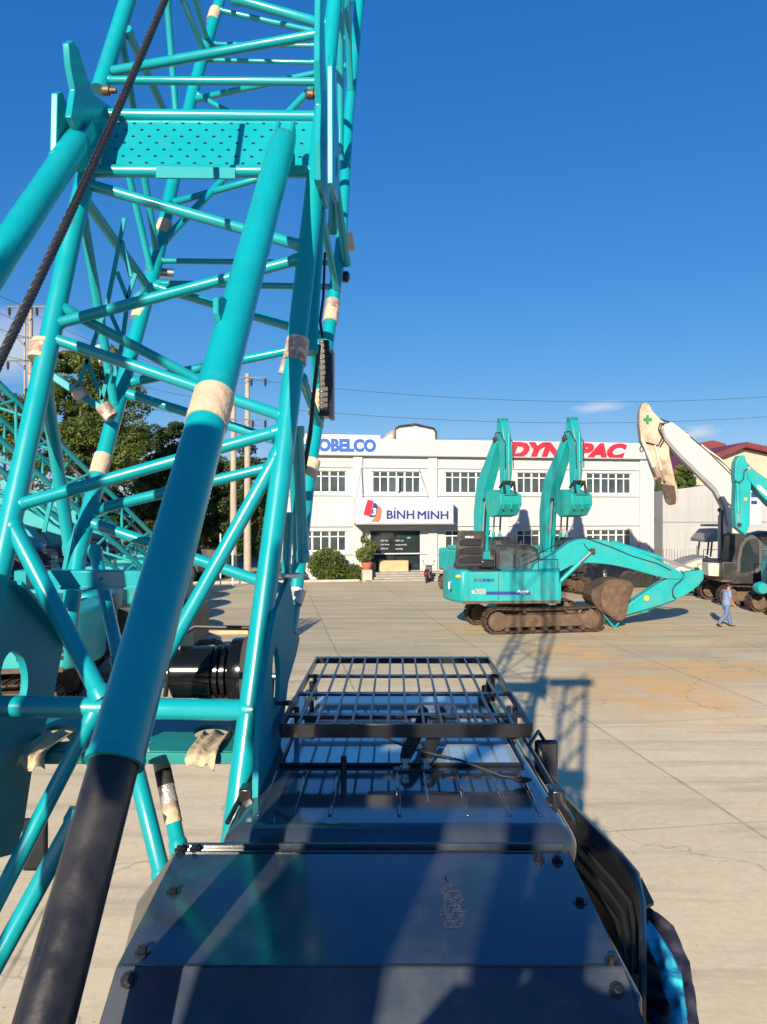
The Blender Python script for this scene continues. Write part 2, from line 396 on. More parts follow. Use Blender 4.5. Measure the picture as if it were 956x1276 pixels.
# ---- boom: four chords (one mesh) with braces, plates, wraps as children
boomb = MB()
RAD = .045
for pts in ([(417,0),(388,272),(354,560),(302,960),(288,1075)],):        # near right chord
    boomb.path([P(x,y,dr(y)) for x,y in pts], [.042,.046,.045,.046,.048], 20)
boomb.path([P(160,-2,dr(-2)),P(124,112,dr(112))], .043, 20)   # near left chord, upper section
boomb.path([P(124,150,dr(150)),P(88,300,dr(300)),P(46,500,dr(500)),P(2,700,dr(700)),P(-20,790,dr(790))], .046, 20)
boomb.path([P(274,0,df(0)),P(241,112,df(112)),P(214,235,df(235)),P(194,330,df(330)),P(163,443,df(443)),P(126,581,df(581)),P(97,690,df(690)),P(88,760,df(740)),P(84,800,df(760))], .042, 18)
boomb.path([P(448,0,df(0)),P(434,150,df(150)),P(425,305,df(305)),P(412,398,df(398)),P(396,523,df(523)),P(386,583,df(583)),P(373,700,df(700)),P(361,788,df(760))], .036, 18)
# the boom goes on above the picture
def up_of(px0,py0,px1,py1,dd): return P(px0,py0,dd(py0))
cA, cB, cC, cD = P(417,0,dr(0)), P(160,-2,dr(-2)), P(274,0,df(0)), P(448,0,df(0))
vdir = (P(417,0,dr(0))-P(388,272,dr(272))).normalized()
wx = cA-cB; cB2 = cB
dep = (cD-cA); dep = Vector((0, dep.y, dep.z)); 
C1 = cC; D1 = cD
Ltop = 13.0
def cor(k, s):
    base = {'A':cA,'B':cB,'C':C1,'D':D1}[k]
    return base + vdir*s
for k in 'ABCD': boomb.tube(cor(k,-.02), cor(k,Ltop), .042, 12)
boom = boomb.build('boom', M['teal'], crane)
def brace(a, da, b, db, r, mat='teal', n=14, name='brace'):
    pa = P(a[0],a[1], da(a[1]) if callable(da) else da); pb = P(b[0],b[1], db(b[1]) if callable(db) else db)
    L_=(pb-pa).length; d_=(pb-pa)/L_
    if mat!='teal' or L_<.3: return MB().tube(pa, pb, r, n).build(name, M[mat], boom)
    e=[0,.043,.050,.058]; pts=[pa+d_*t for t in e]+[pb-d_*t for t in e[::-1]]; rs=[r*1.2,r*1.2,r*1.13,r,r,r*1.13,r*1.2,r*1.2]
    return MB().path(pts,rs,n).build(name, M[mat], boom)
nseg = 11; st = Ltop/nseg
for i in range(nseg):
    s0, s1 = i*st, (i+1)*st
    for (p,q) in (('A','B'),('C','D'),('A','D'),('B','C')):
        a, b = (cor(p,s0), cor(q,s1)) if i%2==0 else (cor(q,s0), cor(p,s1))
        MB().tube(a, b, .022, 8).build('brace', M['teal'], boom)
# rear face (towards us)
r_ = dr; f_ = df
for a,b,rad in [((290,-2),(410,32),.026),((124,92),(412,40),.026),((127,100),(405,102),.021),((104,228),(382,308),.026),
              ((378,322),(64,405),.026),((58,419),(360,521),.026),((352,536),(16,631),.027),((12,648),(128,872),.036),
              ((350,560),(168,885),.031),((-60,879),(318,885),.041),((118,888),(-70,1250),.030),((100,1010),(-60,1300),.034),((165,940),(205,1102),.032)]:
    dd = r_
    db = r_
    brace(a, dd, b, db, rad)
# front face
for a,b,rad in [((270,12),(440,50),.020),((262,55),(396,57),.016),((256,75),(396,78),.016),((238,125),(436,82),.022),
              ((242,116),(300,148),.02),((212,254),(340,218),.022),((205,300),(400,98),.024),((194,325),(424,328),.017),
              ((190,353),(424,358),.019),((190,356),(405,420),.026),((404,428),(160,477),.026),((160,491),(390,563),.026),
              ((115,636),(386,570),.028),((113,651),(364,738),.028)]:
    brace(a, f_, b, f_, rad)
# diaphragm and side faces
def mid(t): return lambda y: dr(y)*(1-t)+df(y)*t
for a,da,b,db,rad in [
    ((78,384),dr,(282,492),mid(.5),.024),
    ((100,240),dr,(190,366),df,.026),((98,235),dr,(144,512),df,.024),
    ((150,36),dr,(196,318),df,.020),((145,150),mid(.3),(190,345),df,.020),((158,36),dr,(238,212),df,.022),((208,-4),mid(.4),(224,200),df,.022),
    ((226,-5),mid(.4),(254,64),df,.022),((243,-5),mid(.6),(258,52),df,.022),
    ((55,470),dr,(88,690),df,.030),
    ((404,120),dr,(432,330),df,.022),((432,-4),mid(.5),(437,118),df,.022),((424,-4),mid(.3),(424,200),mid(.9),.022),
    ((418,180),mid(.3),(414,290),mid(.8),.026),((400,262),mid(.3),(420,364),df,.020),((402,210),mid(.2),(388,440),mid(.3),.028),
    ((386,370),mid(.3),(394,480),df,.022),((371,531),mid(.2),(378,700),mid(.7),.026),((366,556),mid(.3),(372,704),df,.026),
    ((361,640),mid(.2),(356,716),mid(.5),.020),((376,470),mid(.3),(398,530),df,.022),
    ((118,685),df,(150,830),mid(.4),.030),((410,30),dr,(440,0),df,.02)]:
    brace(a,da,b,db,rad)
# thin walkway truss inside the boom
for pts in ([(155,272),(134,378),(97,483)],[(108,448),(128,498)],[(136,460),(126,504)],[(139,393),(151,420)],[(146,339),(159,372)],
            [(169,341),(161,365),(151,435),(141,478)],[(75,568),(55,663)],[(92,653),(80,710)],[(152,300),(163,345)],[(168,370),(190,354)]):
    mb = MB()
    for q,w in zip(pts,pts[1:]): mb.bar(P(*q,3.72),P(*w,3.72),.019,.010,up=(0,1,0))
    mb.build('flat_bar', M['matte'], boom)
MB().bar(P(58,463,3.7),P(144,521,3.7),.035,.035,up=(0,1,0)).build('walkway_rail', M['teal'], boom, bevel=.004)
brace((376,594),3.75,(389,521),3.8,.010,'rubber',8,'hose')
MB().path([P(405,315,3.9),P(403,370,3.85),P(399,400,3.8),P(402,420,3.75)],.007,8).build('hose', M['rubber'], boom)
MB().path([P(398,430,3.72),P(390,500,3.7),P(387,540,3.68),P(381,575,3.62),P(375,610,3.6)],.010,8).build('hose', M['rubber'], boom)
# tape wraps: short sleeves round the tubes
def wrap(a, b, d1, rad, mat='tape', parent=None, n=20):
    pa = P(a[0],a[1],d1(a[1]) if callable(d1) else d1); pb = P(b[0],b[1],d1(b[1]) if callable(d1) else d1)
    mb = MB(); N = 8; pts=[]; rs=[]
    for i in range(N+1):
        t=i/N; pts.append(pa.lerp(pb,t)); rs.append(rad*(1.0+random.uniform(0,.05)))
    mb.path(pts, rs, n)
    return mb.build('tape_wrap', M[mat], parent or boom, ang=60)
wrap((269,14),(265,27),df,.046); wrap((206,278),(201,293),df,.046); wrap((176,388),(172,399),df,.046); wrap((129,568),(122,592),df,.046)
wrap((413.5,387),(411.5,402),df,.041); wrap((414.5,376),(413.5,387),df,.041,'tape_dark'); wrap((390,574),(384,597),df,.041); wrap((396,490),(393,515),df,.041)
wrap((371,735),(366,752),df,.041,'foil')
wrap((54,430),(50,447),dr,.050,'tape_dark'); wrap((55,426),(54,431),dr,.051); wrap((51,444),(49.5,449),dr,.051)
wrap((371.5,424),(367,452),dr,.051,'tape_dark'); MB().box(P(357,450,3.4),(.035,.03,.12),Matrix.Rotation(.3,3,'Y')).build('tape_flap', M['tape_dark'], boom)
for q,w in (((97,487),(105,496)),((128,506),(140,520))): wrap(q,w,3.69,.036,'tape_dark')
MB().box(P(436,302,5.0),(.05,.05,.11),Matrix.Rotation(-.15,3,'Y')).build('tape_flap', M['tape'], boom)
MB().lathe(P(428,345,4.7),(1,0,0),[(-.03,.02),(.0,.035),(.03,.035),(.04,.015)],10).build('pin', M['black'], boom)
wrap((124,434),(131,452),df,.03,'tape')
# pins
for q,d in (((134,113),3.85),((388,118),3.95)):
    MB().lathe(P(*q,d),(1,0,0),[(-.03,.014),(-.02,.024),(.01,.024),(.015,.015),(.045,.013)],12).build('pin', M['bolt'], boom)
for q,d in (((200,340),4.7),):
    MB().lathe(P(*q,d),(1,.2,0),[(-.09,.02),(-.05,.045),(-.02,.045),(.0,.03),(.08,.03)],12).build('pin', M['steel'], boom)
MB().ell(P(191,331,4.72),.05,.05,.12).build('chord_lug', M['teal'], boom)

# perforated cross plate between the chords, framed by two tubes
plate_d0, plate_d1 = dr(142), dr(214)
pl = MB(); T0, T1 = P(132,148,plate_d0), P(400,148,plate_d0); B0, B1 = P(126,208,plate_d1), P(392,210,plate_d1)
nrm = (T1-T0).cross(B0-T0).normalized()
if nrm.y > 0: nrm = -nrm
pl.prism([T0,T1,B1,B0], -nrm*.012)
holes = pl; pl.mi = 1; ux=(T1-T0)
for j in range(7):
    for i in range(12):
        u=(i+(.5 if j%2 else 0)+.8)/13.3; v=.10+j*.135
        a=T0.lerp(T1,u); b=B0.lerp(B1,u); c=a.lerp(b,v)+nrm*.0012
        e1=ux.normalized()*.0095; e2=(B0-T0).normalized()*.006
        holes.add([c+e1*math.cos(t*math.pi/4)+e2*math.sin(t*math.pi/4) for t in range(8)],[tuple(range(8))])
plate = pl.build('perforated_plate', [M['teal'],M['black']], boom, smooth=False)
MB().tube(P(118,143,dr(138)),P(404,146,dr(138)),.030,18).build('cross_tube', M['teal'], boom)
MB().tube(P(110,213,dr(213)-.01),P(398,214,dr(213)-.01),.030,18).build('cross_tube', M['teal'], boom)
MB().prism([P(195,208,3.54),P(294,210,3.54),P(294,224,3.54),P(195,223,3.54)],(0,-.012,0)).build('bracket_plate', M['matte'], boom, bevel=.002)
# weld beads along the plate
wb = MB(); 
for i in range(30):
    u=i/29; c=T0.lerp(T1,.06+.9*u)+nrm*.006+Vector((0,0,.006))
    wb.ell(c,.018,.006,.006,6,4,.2)
wb.build('weld_bead', M['teal'], plate)

# lug plates, seen nearly edge on: outlines traced on planes X = const
def xplate(X, pts, th, name='lug_plate', mat='teal', parent=None, bevel=.004):
    poly = []
    for px,py in pts:
        Y = F*X/(px-CX); poly.append(Vector((X, Y, H+(CY-py)*Y/F)))
    return MB().prism(poly, (th,0,0)).build(name, M[mat], parent or boom, bevel=bevel)
def yzplate(X, yz, th, **k):
    return MB().prism([Vector((X,y,z)) for y,z in yz], (th,0,0)).build(k.get('name','lug_plate'), M[k.get('mat','teal')], boom, bevel=.004)
lp = [(86,54),(92,50),(99,62),(110,98),(118,118),(141,135),(142,205),(100,215),(92,180),(98,165),(89,146),(94,112),(88,80)]
xplate(-1.40, lp, -.03)
xplate(-1.47, [(72,116),(78,114),(84,130),(92,150),(92,205),(76,215),(70,210)], -.03)
rp = [(3.42,6.62),(3.46,6.85),(3.60,6.80),(3.72,6.55),(3.9,6.42),(3.95,6.1),(3.9,5.9),(3.45,5.85),(3.40,6.0),(3.46,6.2),(3.38,6.35)]
yzplate(-.31, rp, .028); yzplate(-.245, [(3.30,6.28),(3.36,6.36),(3.75,6.22),(3.72,5.86),(3.32,5.78)], .025)
for X in (-.335,): xplate(X, [(383,60+5),(399,62)] if False else [(395,104),(401,100),(403,226),(388,224)], .02)
# small grab loops
def loop(c, w, h, r=.007, parent=None):
    c=Vector(c); MB().path([c+Vector(v) for v in ((0,0,h/2),(w*.7,0,h/2),(w,0,h*.4),(w,0,-h*.4),(w*.7,0,-h/2),(0,0,-h/2))],r,8).build('grab_loop', M['teal'], parent or boom)
loop(P(70,203,3.35), -.025, .10); loop(P(411,208,3.55), .03, .10)
# box beam across the base section
bb = MB(); bb.prism([P(17,711,3.32),P(182,711,3.32),P(182,733,3.32),P(17,733,3.32)],(0,.07,0))
beam = bb.build('box_beam', M['teal'], boom, bevel=.006)
MB().lathe(P(126,721,3.318),(0,1,0),[(-.001,.0001),(-.001,.007),(.004,.007)],12).build('bolt_hole', M['black'], beam)
MB().b(P(17,0,3.3).x,P(182,0,3.3).x,3.30,3.32,P(0,733,3.32).z-.004,P(0,733,3.32).z+.006).build('flange_strip', M['teal'], beam)
MB().lathe(P(356,717,3.35)+Vector((0,0,0)),(0,.05,1),[(-.012,.05),(-.006,.075),(.006,.075),(.012,.05)],28).build('guide_disc', M['steel'], boom)
# ribbed box on the far right chord
rb = MB(); A_=P(403,427,4.05); B_=P(404,519,4.0)
rb.b(-.335,-.285,3.98,4.10,B_.z,A_.z)
for i in range(14):
    z=B_.z+(A_.z-B_.z)*(i+.5)/14; rb.b(-.340,-.280,3.975,3.985,z-.004,z+.004)
box = rb.build('ribbed_light_box', M['black'], boom, bevel=.004)
MB().b(-.284,-.262,3.99,4.09,B_.z-.01,A_.z-.05).build('pale_backing', M['grey'], box)
MB().path([P(412,440,3.95),P(413,480,3.95),P(410,500,3.95)],.008,8).build('cable', M['rubber'], box)

# foot of the boom: side plates with holes and the plate below the winch
def ring_plate(outer, hole, ext, mat, name, parent):
    """outer / hole: planar 3D point lists with the same number of points"""
    n=len(outer); ext=Vector(ext); m=MB()
    v=[*outer,*hole,*[p+ext for p in outer],*[p+ext for p in hole]]
    fs=[]
    for i in range(n):
        j=(i+1)%n
        fs += [(i,j,n+j,n+i),(2*n+i,3*n+i,3*n+j,2*n+j),(i,2*n+i,2*n+j,j),(n+i,n+j,3*n+j,3*n+i)]
    m.add(v,fs); return m.build(name, M[mat], parent)
def polar_resample(poly, c, n=48):
    """points of the polygon outline seen from c at n even angles"""
    out=[]
    for k in range(n):
        t=2*math.pi*k/n; dx,dy=math.cos(t),math.sin(t); best=None
        for i in range(len(poly)):
            x1,y1=poly[i][0]-c[0],poly[i][1]-c[1]; x2,y2=poly[(i+1)%len(poly)][0]-c[0],poly[(i+1)%len(poly)][1]-c[1]
            ex,ey=x2-x1,y2-y1; den=dx*ey-dy*ex
            if abs(den)<1e-9: continue
            s=(x1*ey-y1*ex)/den; u=(x1*dy-y1*dx)/den
            if s>0 and -1e-6<=u<=1+1e-6 and (best is None or s>best): best=s
        out.append((c[0]+dx*best,c[1]+dy*best))
    return out
n=48
# left foot plate
pol=[(-60,715),(8,715),(16,728),(80,800),(66,872),(40,960),(25,1062),(-60,1085)]
out=polar_resample(pol,(18,850),96); n=96; hol=[(18+17*math.cos(2*math.pi*k/n),848+37*math.sin(2*math.pi*k/n)) for k in range(n)]
pd = lambda x,y: 3.30+(y-850)*-.0012
XP=-1.50
def XQ(x,y,X=XP): Y=F*X/(x-CX); return Vector((X,Y,H+(CY-y)*Y/F))
ring_plate([XQ(x,y) for x,y in out],[XQ(x,y) for x,y in hol],(-.03,0,0),'matte','foot_plate',boom)
MB().bar(XQ(12,726),XQ(80,802),.10,.02,up=(0,1,1)).build('foot_plate_edge', M['teal'], boom, bevel=.004)
n=48
# horizontal plate with two hand holes
zf=H-.965
def FP(px,py): d=(H-zf)*F/(py-CY); return Vector(((px-CX)*d/F,d,zf))
o1=polar_resample([(190,893),(301,893),(299,936),(186,936)],(266,914),n); h1=[(266+25*math.cos(2*math.pi*k/n),913+10*math.sin(2*math.pi*k/n)) for k in range(n)]
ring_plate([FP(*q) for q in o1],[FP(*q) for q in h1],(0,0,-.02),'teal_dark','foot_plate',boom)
o1=polar_resample([(50,893),(150,893),(142,936),(44,936)],(76,914),n); h1=[(76+24*math.cos(2*math.pi*k/n),914+10*math.sin(2*math.pi*k/n)) for k in range(n)]
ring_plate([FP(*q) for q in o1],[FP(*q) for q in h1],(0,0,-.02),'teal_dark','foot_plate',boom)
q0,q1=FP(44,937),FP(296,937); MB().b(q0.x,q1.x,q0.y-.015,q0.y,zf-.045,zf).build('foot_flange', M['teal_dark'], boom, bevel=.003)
def cloth(cx, cy, w, drop, seed):
    random.seed(seed); m=MB(); c=FP(cx,cy); e_=FP(cx,939).y; nu,nv=16,16; vs=[]
    prof=[(c.y+.05,zf-.03),(c.y+.03,zf+.012),(e_+.03,zf+.016),(e_-.028,zf+.004),(e_-.034,zf-.03),(e_-.03,zf-drop)]
    for j in range(nv+1):
        t=j/nv*(len(prof)-1); i0=min(int(t),len(prof)-2); f=t-i0
        y0=prof[i0][0]*(1-f)+prof[i0+1][0]*f; z0=prof[i0][1]*(1-f)+prof[i0+1][1]*f
        for i in range(nu+1):
            u=i/nu; v=j/nv
            x=c.x+(u-.5)*w*(1-.10*v+.05*math.sin(v*9+seed))
            y=y0-.010*abs(math.sin(u*9+seed+v*3))+random.uniform(-.003,.003)
            z=z0+.010*math.sin(u*11+2+v*4)-((.007*math.sin(u*5+seed)) if j>nv*.7 else 0)+random.uniform(-.002,.002)
            vs.append((x,y,z))
    m.add(vs,[(j*(nu+1)+i,j*(nu+1)+i+1,(j+1)*(nu+1)+i+1,(j+1)*(nu+1)+i) for j in range(nv) for i in range(nu)])
    o=m.build('cloth_plug', M['canvas'], boom, ang=80)
    s=o.modifiers.new('t','SOLIDIFY'); s.thickness=.003
    return o
cloth(270,916,.125,.042,3); cloth(76,916,.125,.045,5)
# right foot plate with a slot (side of the boom foot)
Xs=-.445
pol=[(352,700),(369,800),(354,850),(340,960),(326,1040),(308,1040),(320,870),(334,780)]
out=[]
for q in polar_resample(pol,(338,850),n):
    Y=F*Xs/(q[0]-CX); out.append(Vector((Xs,Y,H+(CY-q[1])*Y/F)))
hol=[]
for k in range(n):
    px,py=338+5*math.cos(2*math.pi*k/n),846+40*math.sin(2*math.pi*k/n); Y=F*Xs/(px-CX); hol.append(Vector((Xs,Y,H+(CY-py)*Y/F)))
ring_plate(out,hol,(.02,0,0),'matte','foot_plate',boom)
# wrapped tube seen below the plate
brace((196,925),3.5,(224,1062),3.3,.034)
WA,WB=P(196,925,3.5),P(224,1062,3.3)
def wl(py):
    lo,hi=0,1
    for _ in range(40):
        m_=(lo+hi)/2; p=WA.lerp(WB,m_)
        if CY-(p.z-H)*F/p.y<py: lo=m_
        else: hi=m_
    return WA.lerp(WB,lo)
for y0_,y1_,mt in ((945,960,'tape'),(960,979,'rubber'),(979,1001,'foil'),(1001,1009,'tape_dark'),(1009,1026,'tape')):
    q0,q1=wl(y0_),wl(y1_); MB().path([q0.lerp(q1,i/5) for i in range(6)],[.037+random.uniform(0,.0012) for i in range(6)],20).build('tape_wrap',M[mt],boom,ang=60)

# winch drum between the foot plates
wd = 3.42
wn = MB(); c0=P(219,838,wd); c1=P(306,840,wd); L=(c1-c0).length
wn.lathe(c0,(1,0,0),[(0,.02),(0,.113),(.006,.118),(L*.56,.118),(L*.57,.10),(L*.60,.10),(L*.61,.122),(L*.66,.122),(L*.67,.10),(L*.70,.10),(L*.71,.126),(L*.76,.126),(L*.77,.10),(L*.81,.10),(L*.82,.150),(L*.86,.156),(L,.156),(L,.02)],40)
drum = wn.build('winch_drum', M['blackgloss'], boom)
MB().tube(P(203,838,wd),P(345,843,wd),.016,14).build('drum_shaft', M['steel'], drum)
MB().path([P(206,868,3.4),P(214,820,3.42),P(228,790,3.42),P(243,781,3.42),P(318,783,3.42)],.011,10).build('drum_guard_bar', M['black'], drum)
MB().lathe(P(232,802,3.5),(1,0,0),[(-.004,.12),(.004,.12)],28).build('drum_flange', M['grey'], drum)
MB().path([P(339,845,3.0),P(338,870,3.0),P(345,876,3.0),P(362,876,2.95)],.011,8).build('drum_lever', M['black'], drum)

# ---- telescopic backstops: teal tube above, black rod below
PT, PB, PR = P(355,168,3.58), P(143,950,1.62), Vector((-.575,1.28,H-.6716*1.28))
def backstop(shift):
    sh=Vector(shift); a=PT+sh; b=PB+sh; d=(a-b).normalized()
    m=MB(); m.path([b, b+d*.004, a-d*.14, a-d*.06, a-d*.02],[.060,.0605,.0605,.058,.03],36,cap=True)
    bs=m.build('backstop_cylinder', M['teal'], crane)
    MB().path([b-d*.0+d*.02, b-d*1.6],[.052,.052],32).build('rod', M['rod'], bs)
    MB().path([b-d*.004,b+d*.012],[.0635,.0635],36).build('end_collar', M['teal'], bs)
    # end clevis
    side=Vector((1,0,0)); 
    for s in (-.035,.035):
        MB().bar(a-d*.09+side*s, a+d*.07+side*s, .075,.018, up=(1,0,0)).build('clevis_plate', M['teal'], bs, bevel=.004)
    return bs,d
bs1,bd = backstop((0,0,0)); bs2,_ = backstop((-.955,0,0))
def on_bs(py, r, mat, L0, L1, nm='tape_wrap'):
    pass
# tape band on the right backstop
def bs_at(py):
    # point of the axis that projects to image row py
    a,b=PT,PB; lo,hi=0,1
    for _ in range(40):
        m_=(lo+hi)/2; p=a.lerp(b,m_); y=CY-(p.z-H)*F/p.y
        if y<py: lo=m_
        else: hi=m_
    return a.lerp(b,lo)
pa,pb=bs_at(493),bs_at(530)
m=MB(); N=9; m.path([pa.lerp(pb,i/N) for i in range(N+1)],[.0625+random.uniform(0,.0012) for i in range(N+1)],40)
m.build('tape_wrap', M['tape'], bs1, ang=70)
# small lifting ear
e=bs_at(400); side=Vector((-.02,-.06,0)); nrm2=Vector((-.25,-1,.55)).normalized()
MB().prism([e+nrm2*.05+bd*.06+Vector((-.03,0,0)),e+nrm2*.05-bd*.07+Vector((-.03,0,0)),e+nrm2*.085-bd*.05+Vector((-.033,0,0)),e+nrm2*.105+bd*.01+Vector((-.035,0,0)),e+nrm2*.085+bd*.045+Vector((-.033,0,0))],(.020,0,0)).build('lifting_ear', M['matte'], bs1, bevel=.004)
# ---- rope running up past the left backstop: twisted strands
ra, rb_ = P(214,-20,3.2), P(-10,470,2.1)
for k in range(1):
    m=MB(); NS=6; N=150
    for s_ in range(NS):
        pts=[]
        dv=(rb_-ra); Lr=dv.length; dv.normalize(); e1=dv.cross(Vector((0,0,1))).normalized(); e2=dv.cross(e1)
        for i in range(N+1):
            t=i/N; an=2*math.pi*(t*26+s_/NS)
            pts.append(ra.lerp(rb_,t)+(e1*math.cos(an)+e2*math.sin(an))*.0085+Vector((0,0,-.03*math.sin(math.pi*t))))
        m.path(pts,.0068,6)
    m.tube(ra,rb_,.002,6)
    m.build('wire_rope', M['rope'], crane)

# ---- cab with roof, skylight, guard
zc = H-.965            # roof top
cabm = MB(); cabm.b(-.50,.60,2.30,4.15,1.35,zc)
cab = cabm.build('cab', M['cab'], crane, bevel=.07)
cab.modifiers['bevel'].segments = 5
ribs=MB()
for x in (-.40,-.29,-.17,.05,.27,.40,.50):
    ribs.b(x-.007,x+.007,2.42,2.84,zc-.002,zc+.0045)
ribs.build('roof_ribs', M['cab'], cab, bevel=.003)
for p,q in (((.16,2.50),(.10,2.92)),): MB().b(.145,.152,2.52,2.86,zc,zc+.004).build('roof_trim', M['steel'], cab)
# skylight
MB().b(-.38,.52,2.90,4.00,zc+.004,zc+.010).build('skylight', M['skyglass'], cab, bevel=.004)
fr=MB(); y0,y1,x0,x1=2.89,4.01,-.39,.53
for a,b in (((x0,y0),(x1,y0)),((x1,y0),(x1,y1)),((x1,y1),(x0,y1)),((x0,y1),(x0,y0))): fr.bar((a[0],a[1],zc+.009),(b[0],b[1],zc+.009),.010,.012)
fr.b(x0,x1,3.52,3.55,zc+.004,zc+.016)
fr.build('skylight_frame', M['black'], cab, bevel=.003)
for s,x in ((0,.03),(1,.13)):
    pass
# windshield and side window of the cab, below
MB().b(-.42,.52,4.155,4.165,2.0,3.2).build('windscreen', M['glass'], cab)
MB().b(.603,.61,3.2,4.0,2.2,3.2).build('side_window', M['glass'], cab)
# roof guard (grating) on four posts
gz=H-.81; gy0,gy1=2.90,4.25
def gx(y,t):   # slightly tapered
    l=-.392+(y-gy0)/(gy1-gy0)*.022; r=.563+(y-gy0)/(gy1-gy0)*.018; return l+(r-l)*t
gd=MB()
gd.bar((gx(gy0,0),gy0,gz-.022),(gx(gy0,1),gy0,gz-.022),.012,.052)
gd.bar((gx(gy1,0),gy1,gz-.015),(gx(gy1,1),gy1,gz-.015),.05,.03)
for t in (0,1): gd.bar((gx(gy0,t),gy0,gz-.012),(gx(gy1,t),gy1,gz-.012),.012,.035)
guard=gd.build('roof_guard', M['black'], cab, bevel=.002)
for i in range(1,14):
    t=i/14
    MB().bar((gx(gy0,t),gy0,gz),(gx(gy1,t),gy1,gz),.0095,.012).build('guard_bar', M['black'], guard)
for y in (3.15,3.52,3.90):
    MB().bar((gx(y,0),y,gz-.03),(gx(y,1),y,gz-.03),.045,.010).build('cross_bar', M['black'], guard)
for x,y in ((-.35,3.9),(.56,3.9),(-.37,3.25),(.56,3.25)):
    MB().tube((x,y,zc),(x,y,gz-.02),.012,10).build('guard_post', M['black'], guard)
for x,y in ((-.33,3.5),(-.37,3.9),(.56,3.4),(.50,3.8),(.55,4.0)):
    m=MB(); m.b(x-.03,x+.03,y-.04,y+.04,zc,zc+.05); m.tube((x,y,zc+.05),(x,y,zc+.10),.012,10); m.build('clamp', M['black'], cab, bevel=.006)
# two thick horn-like struts with bright nuts
for x in (.082,.160):
    s=MB(); s.path([(x,2.86,zc+.045),(x+.012,2.90,zc+.06),(x+.07,3.14,zc+.085),(x+.09,3.3,zc+.10)],[.021,.026,.026,.024],14)
    st_=s.build('strut', M['rubber'], cab)
    MB().lathe((x,2.86,zc),(0,0,1),[(0,.02),(.012,.02),(.012,.014),(.03,.014),(.03,.019),(.045,.019)],8).build('nut', M['steel'], st_)
MB().box((.12,2.85,zc+.004),(.17,.05,.008)).build('strut_plate', M['black'], cab, bevel=.003)
MB().tube((-.145,2.78,zc),(-.145,2.78,zc+.075),.011,12).build('stub_post', M['black'], cab)
MB().path([(-.06,2.95,zc+.12),(.10,2.85,zc+.08),(.28,2.78,zc+.06),(.42,2.70,zc+.03),(.5,2.7,zc+.02)],.0045,8).build('cable', M['rubber'], cab)
MB().ell((.49,2.69,zc+.02),.035,.012,.010,10,6).build('cable_plug', M['rubber'], cab)
for q in ((308,986),(694,988)):
    d=(H-zc)*F/(q[1]-CY)*.99; c=P(*q,d)
    m=MB(); m.b(c.x-.022,c.x+.022,d-.035,d+.035,zc-.03,zc+.028); m.b(c.x-.012,c.x+.012,d+.03,d+.05,zc,zc+.02); m.build('hinge_block', M['black'], cab, bevel=.005)
# gutters / rails along the roof edges
for X in (-.495,.603):
    MB().path([(X,2.42,zc-.02),(X+.012 if X<0 else X,3.0,zc-.005),(X+.04 if X<0 else X,3.6,zc),(X+.04 if X<0 else X-.01,4.05,zc-.01)],.009,8).build('roof_rail', M['black'], cab)
# mirror
mm=MB(); mm.box((.70,3.28,zc-.11),(.10,.028,.19)); mi=mm.build('side_mirror', M['black'], crane, bevel=.012)
MB().box((.70,3.264,zc-.11),(.08,.004,.165)).build('mirror_glass', M['cab'], mi, bevel=.002)
MB().path([(.60,3.15,zc),(.66,3.25,zc+.03),(.70,3.29,zc-.03)],.008,8).build('mirror_arm', M['black'], mi)
mm=MB(); mm.box(P(44,1052,3.4),(.115,.03,.235)); mi=mm.build('side_mirror', M['black'], crane, bevel=.02)
MB().tube(P(44,1030,3.42),P(-30,1000,3.42),.012,8).build('mirror_arm', M['black'], mi)

# ---- engine cover in front of our feet
ze=H-1.0
c=MB()
TL,TR=( -.612,2.27,ze),(.545,2.25,ze); NL,NR=(-.587,1.675,ze),(.528,1.675,ze)
SL,SR=(-.60,1.585,ze-.095),(.555,1.585,ze-.095)
LL,LR=(-.60,1.45,ze-.5),(.56,1.45,ze-.5)
def off(p,dx,dz,dy=0): return (p[0]+dx,p[1]+dy,p[2]+dz)
# top sheet
c.prism([TL,TR,NR,NL],(0,0,-.006))
c.prism([NL,NR,SR,SL],(0,.004,-.006))
c.prism([SL,SR,LR,LL],(0,.006,0))
# side sheets
c.quad(TL,NL,off(NL,-.035,-.16),off(TL,-.12,-.16)); c.quad(off(NL,-.035,-.16),off(TL,-.12,-.16),off(TL,-.12,-1.2),off(NL,-.035,-1.2))
c.quad(NL,SL,off(SL,-.02,-.2),off(NL,-.035,-.16)); c.quad(SL,LL,off(LL,-.02,0),off(SL,-.02,-.2)); c.quad(off(NL,-.035,-.16),off(SL,-.02,-.2),off(LL,-.02,-.6),off(NL,-.035,-1.0))
c.quad(TR,NR,off(NR,.012,-.3),off(TR,.012,-.3)); c.quad(NR,SR,off(SR,.012,-.3),off(NR,.012,-.3)); c.quad(off(TR,.012,-.3),off(NR,.012,-.3),off(NR,.012,-1.2),off(TR,.012,-1.2))
c.quad(SR,LR,off(LR,.012,-.5),off(SR,.012,-.3))
c.b(-.60,.535,2.268,2.282,ze-.30,ze+.012)
ec=c.build('engine_cover', M['cover'], crane, bevel=.0025)
MB().b(-.58,.52,2.235,2.243,ze+.0005,ze+.003).build('seam_strip', M['black'], ec)
MB().b(-.585,.527,1.678,1.684,ze+.0005,ze+.002).build('seam_strip', M['black'], ec)
def bolt(px,py,z,nx=(0,0,1),s=1):
    d=(H-z)*F/(py-CY); p=Vector(((px-CX)*d/F,d,z)); ax=Vector(nx).normalized()
    MB().lathe(p,ax,[(-.004,.019*s),(.003,.019*s),(.003,.011*s),(.013*s,.011*s),(.015*s,.007*s),(.015*s,.001)],8).build('bolt', M['black'], ec, smooth=False)
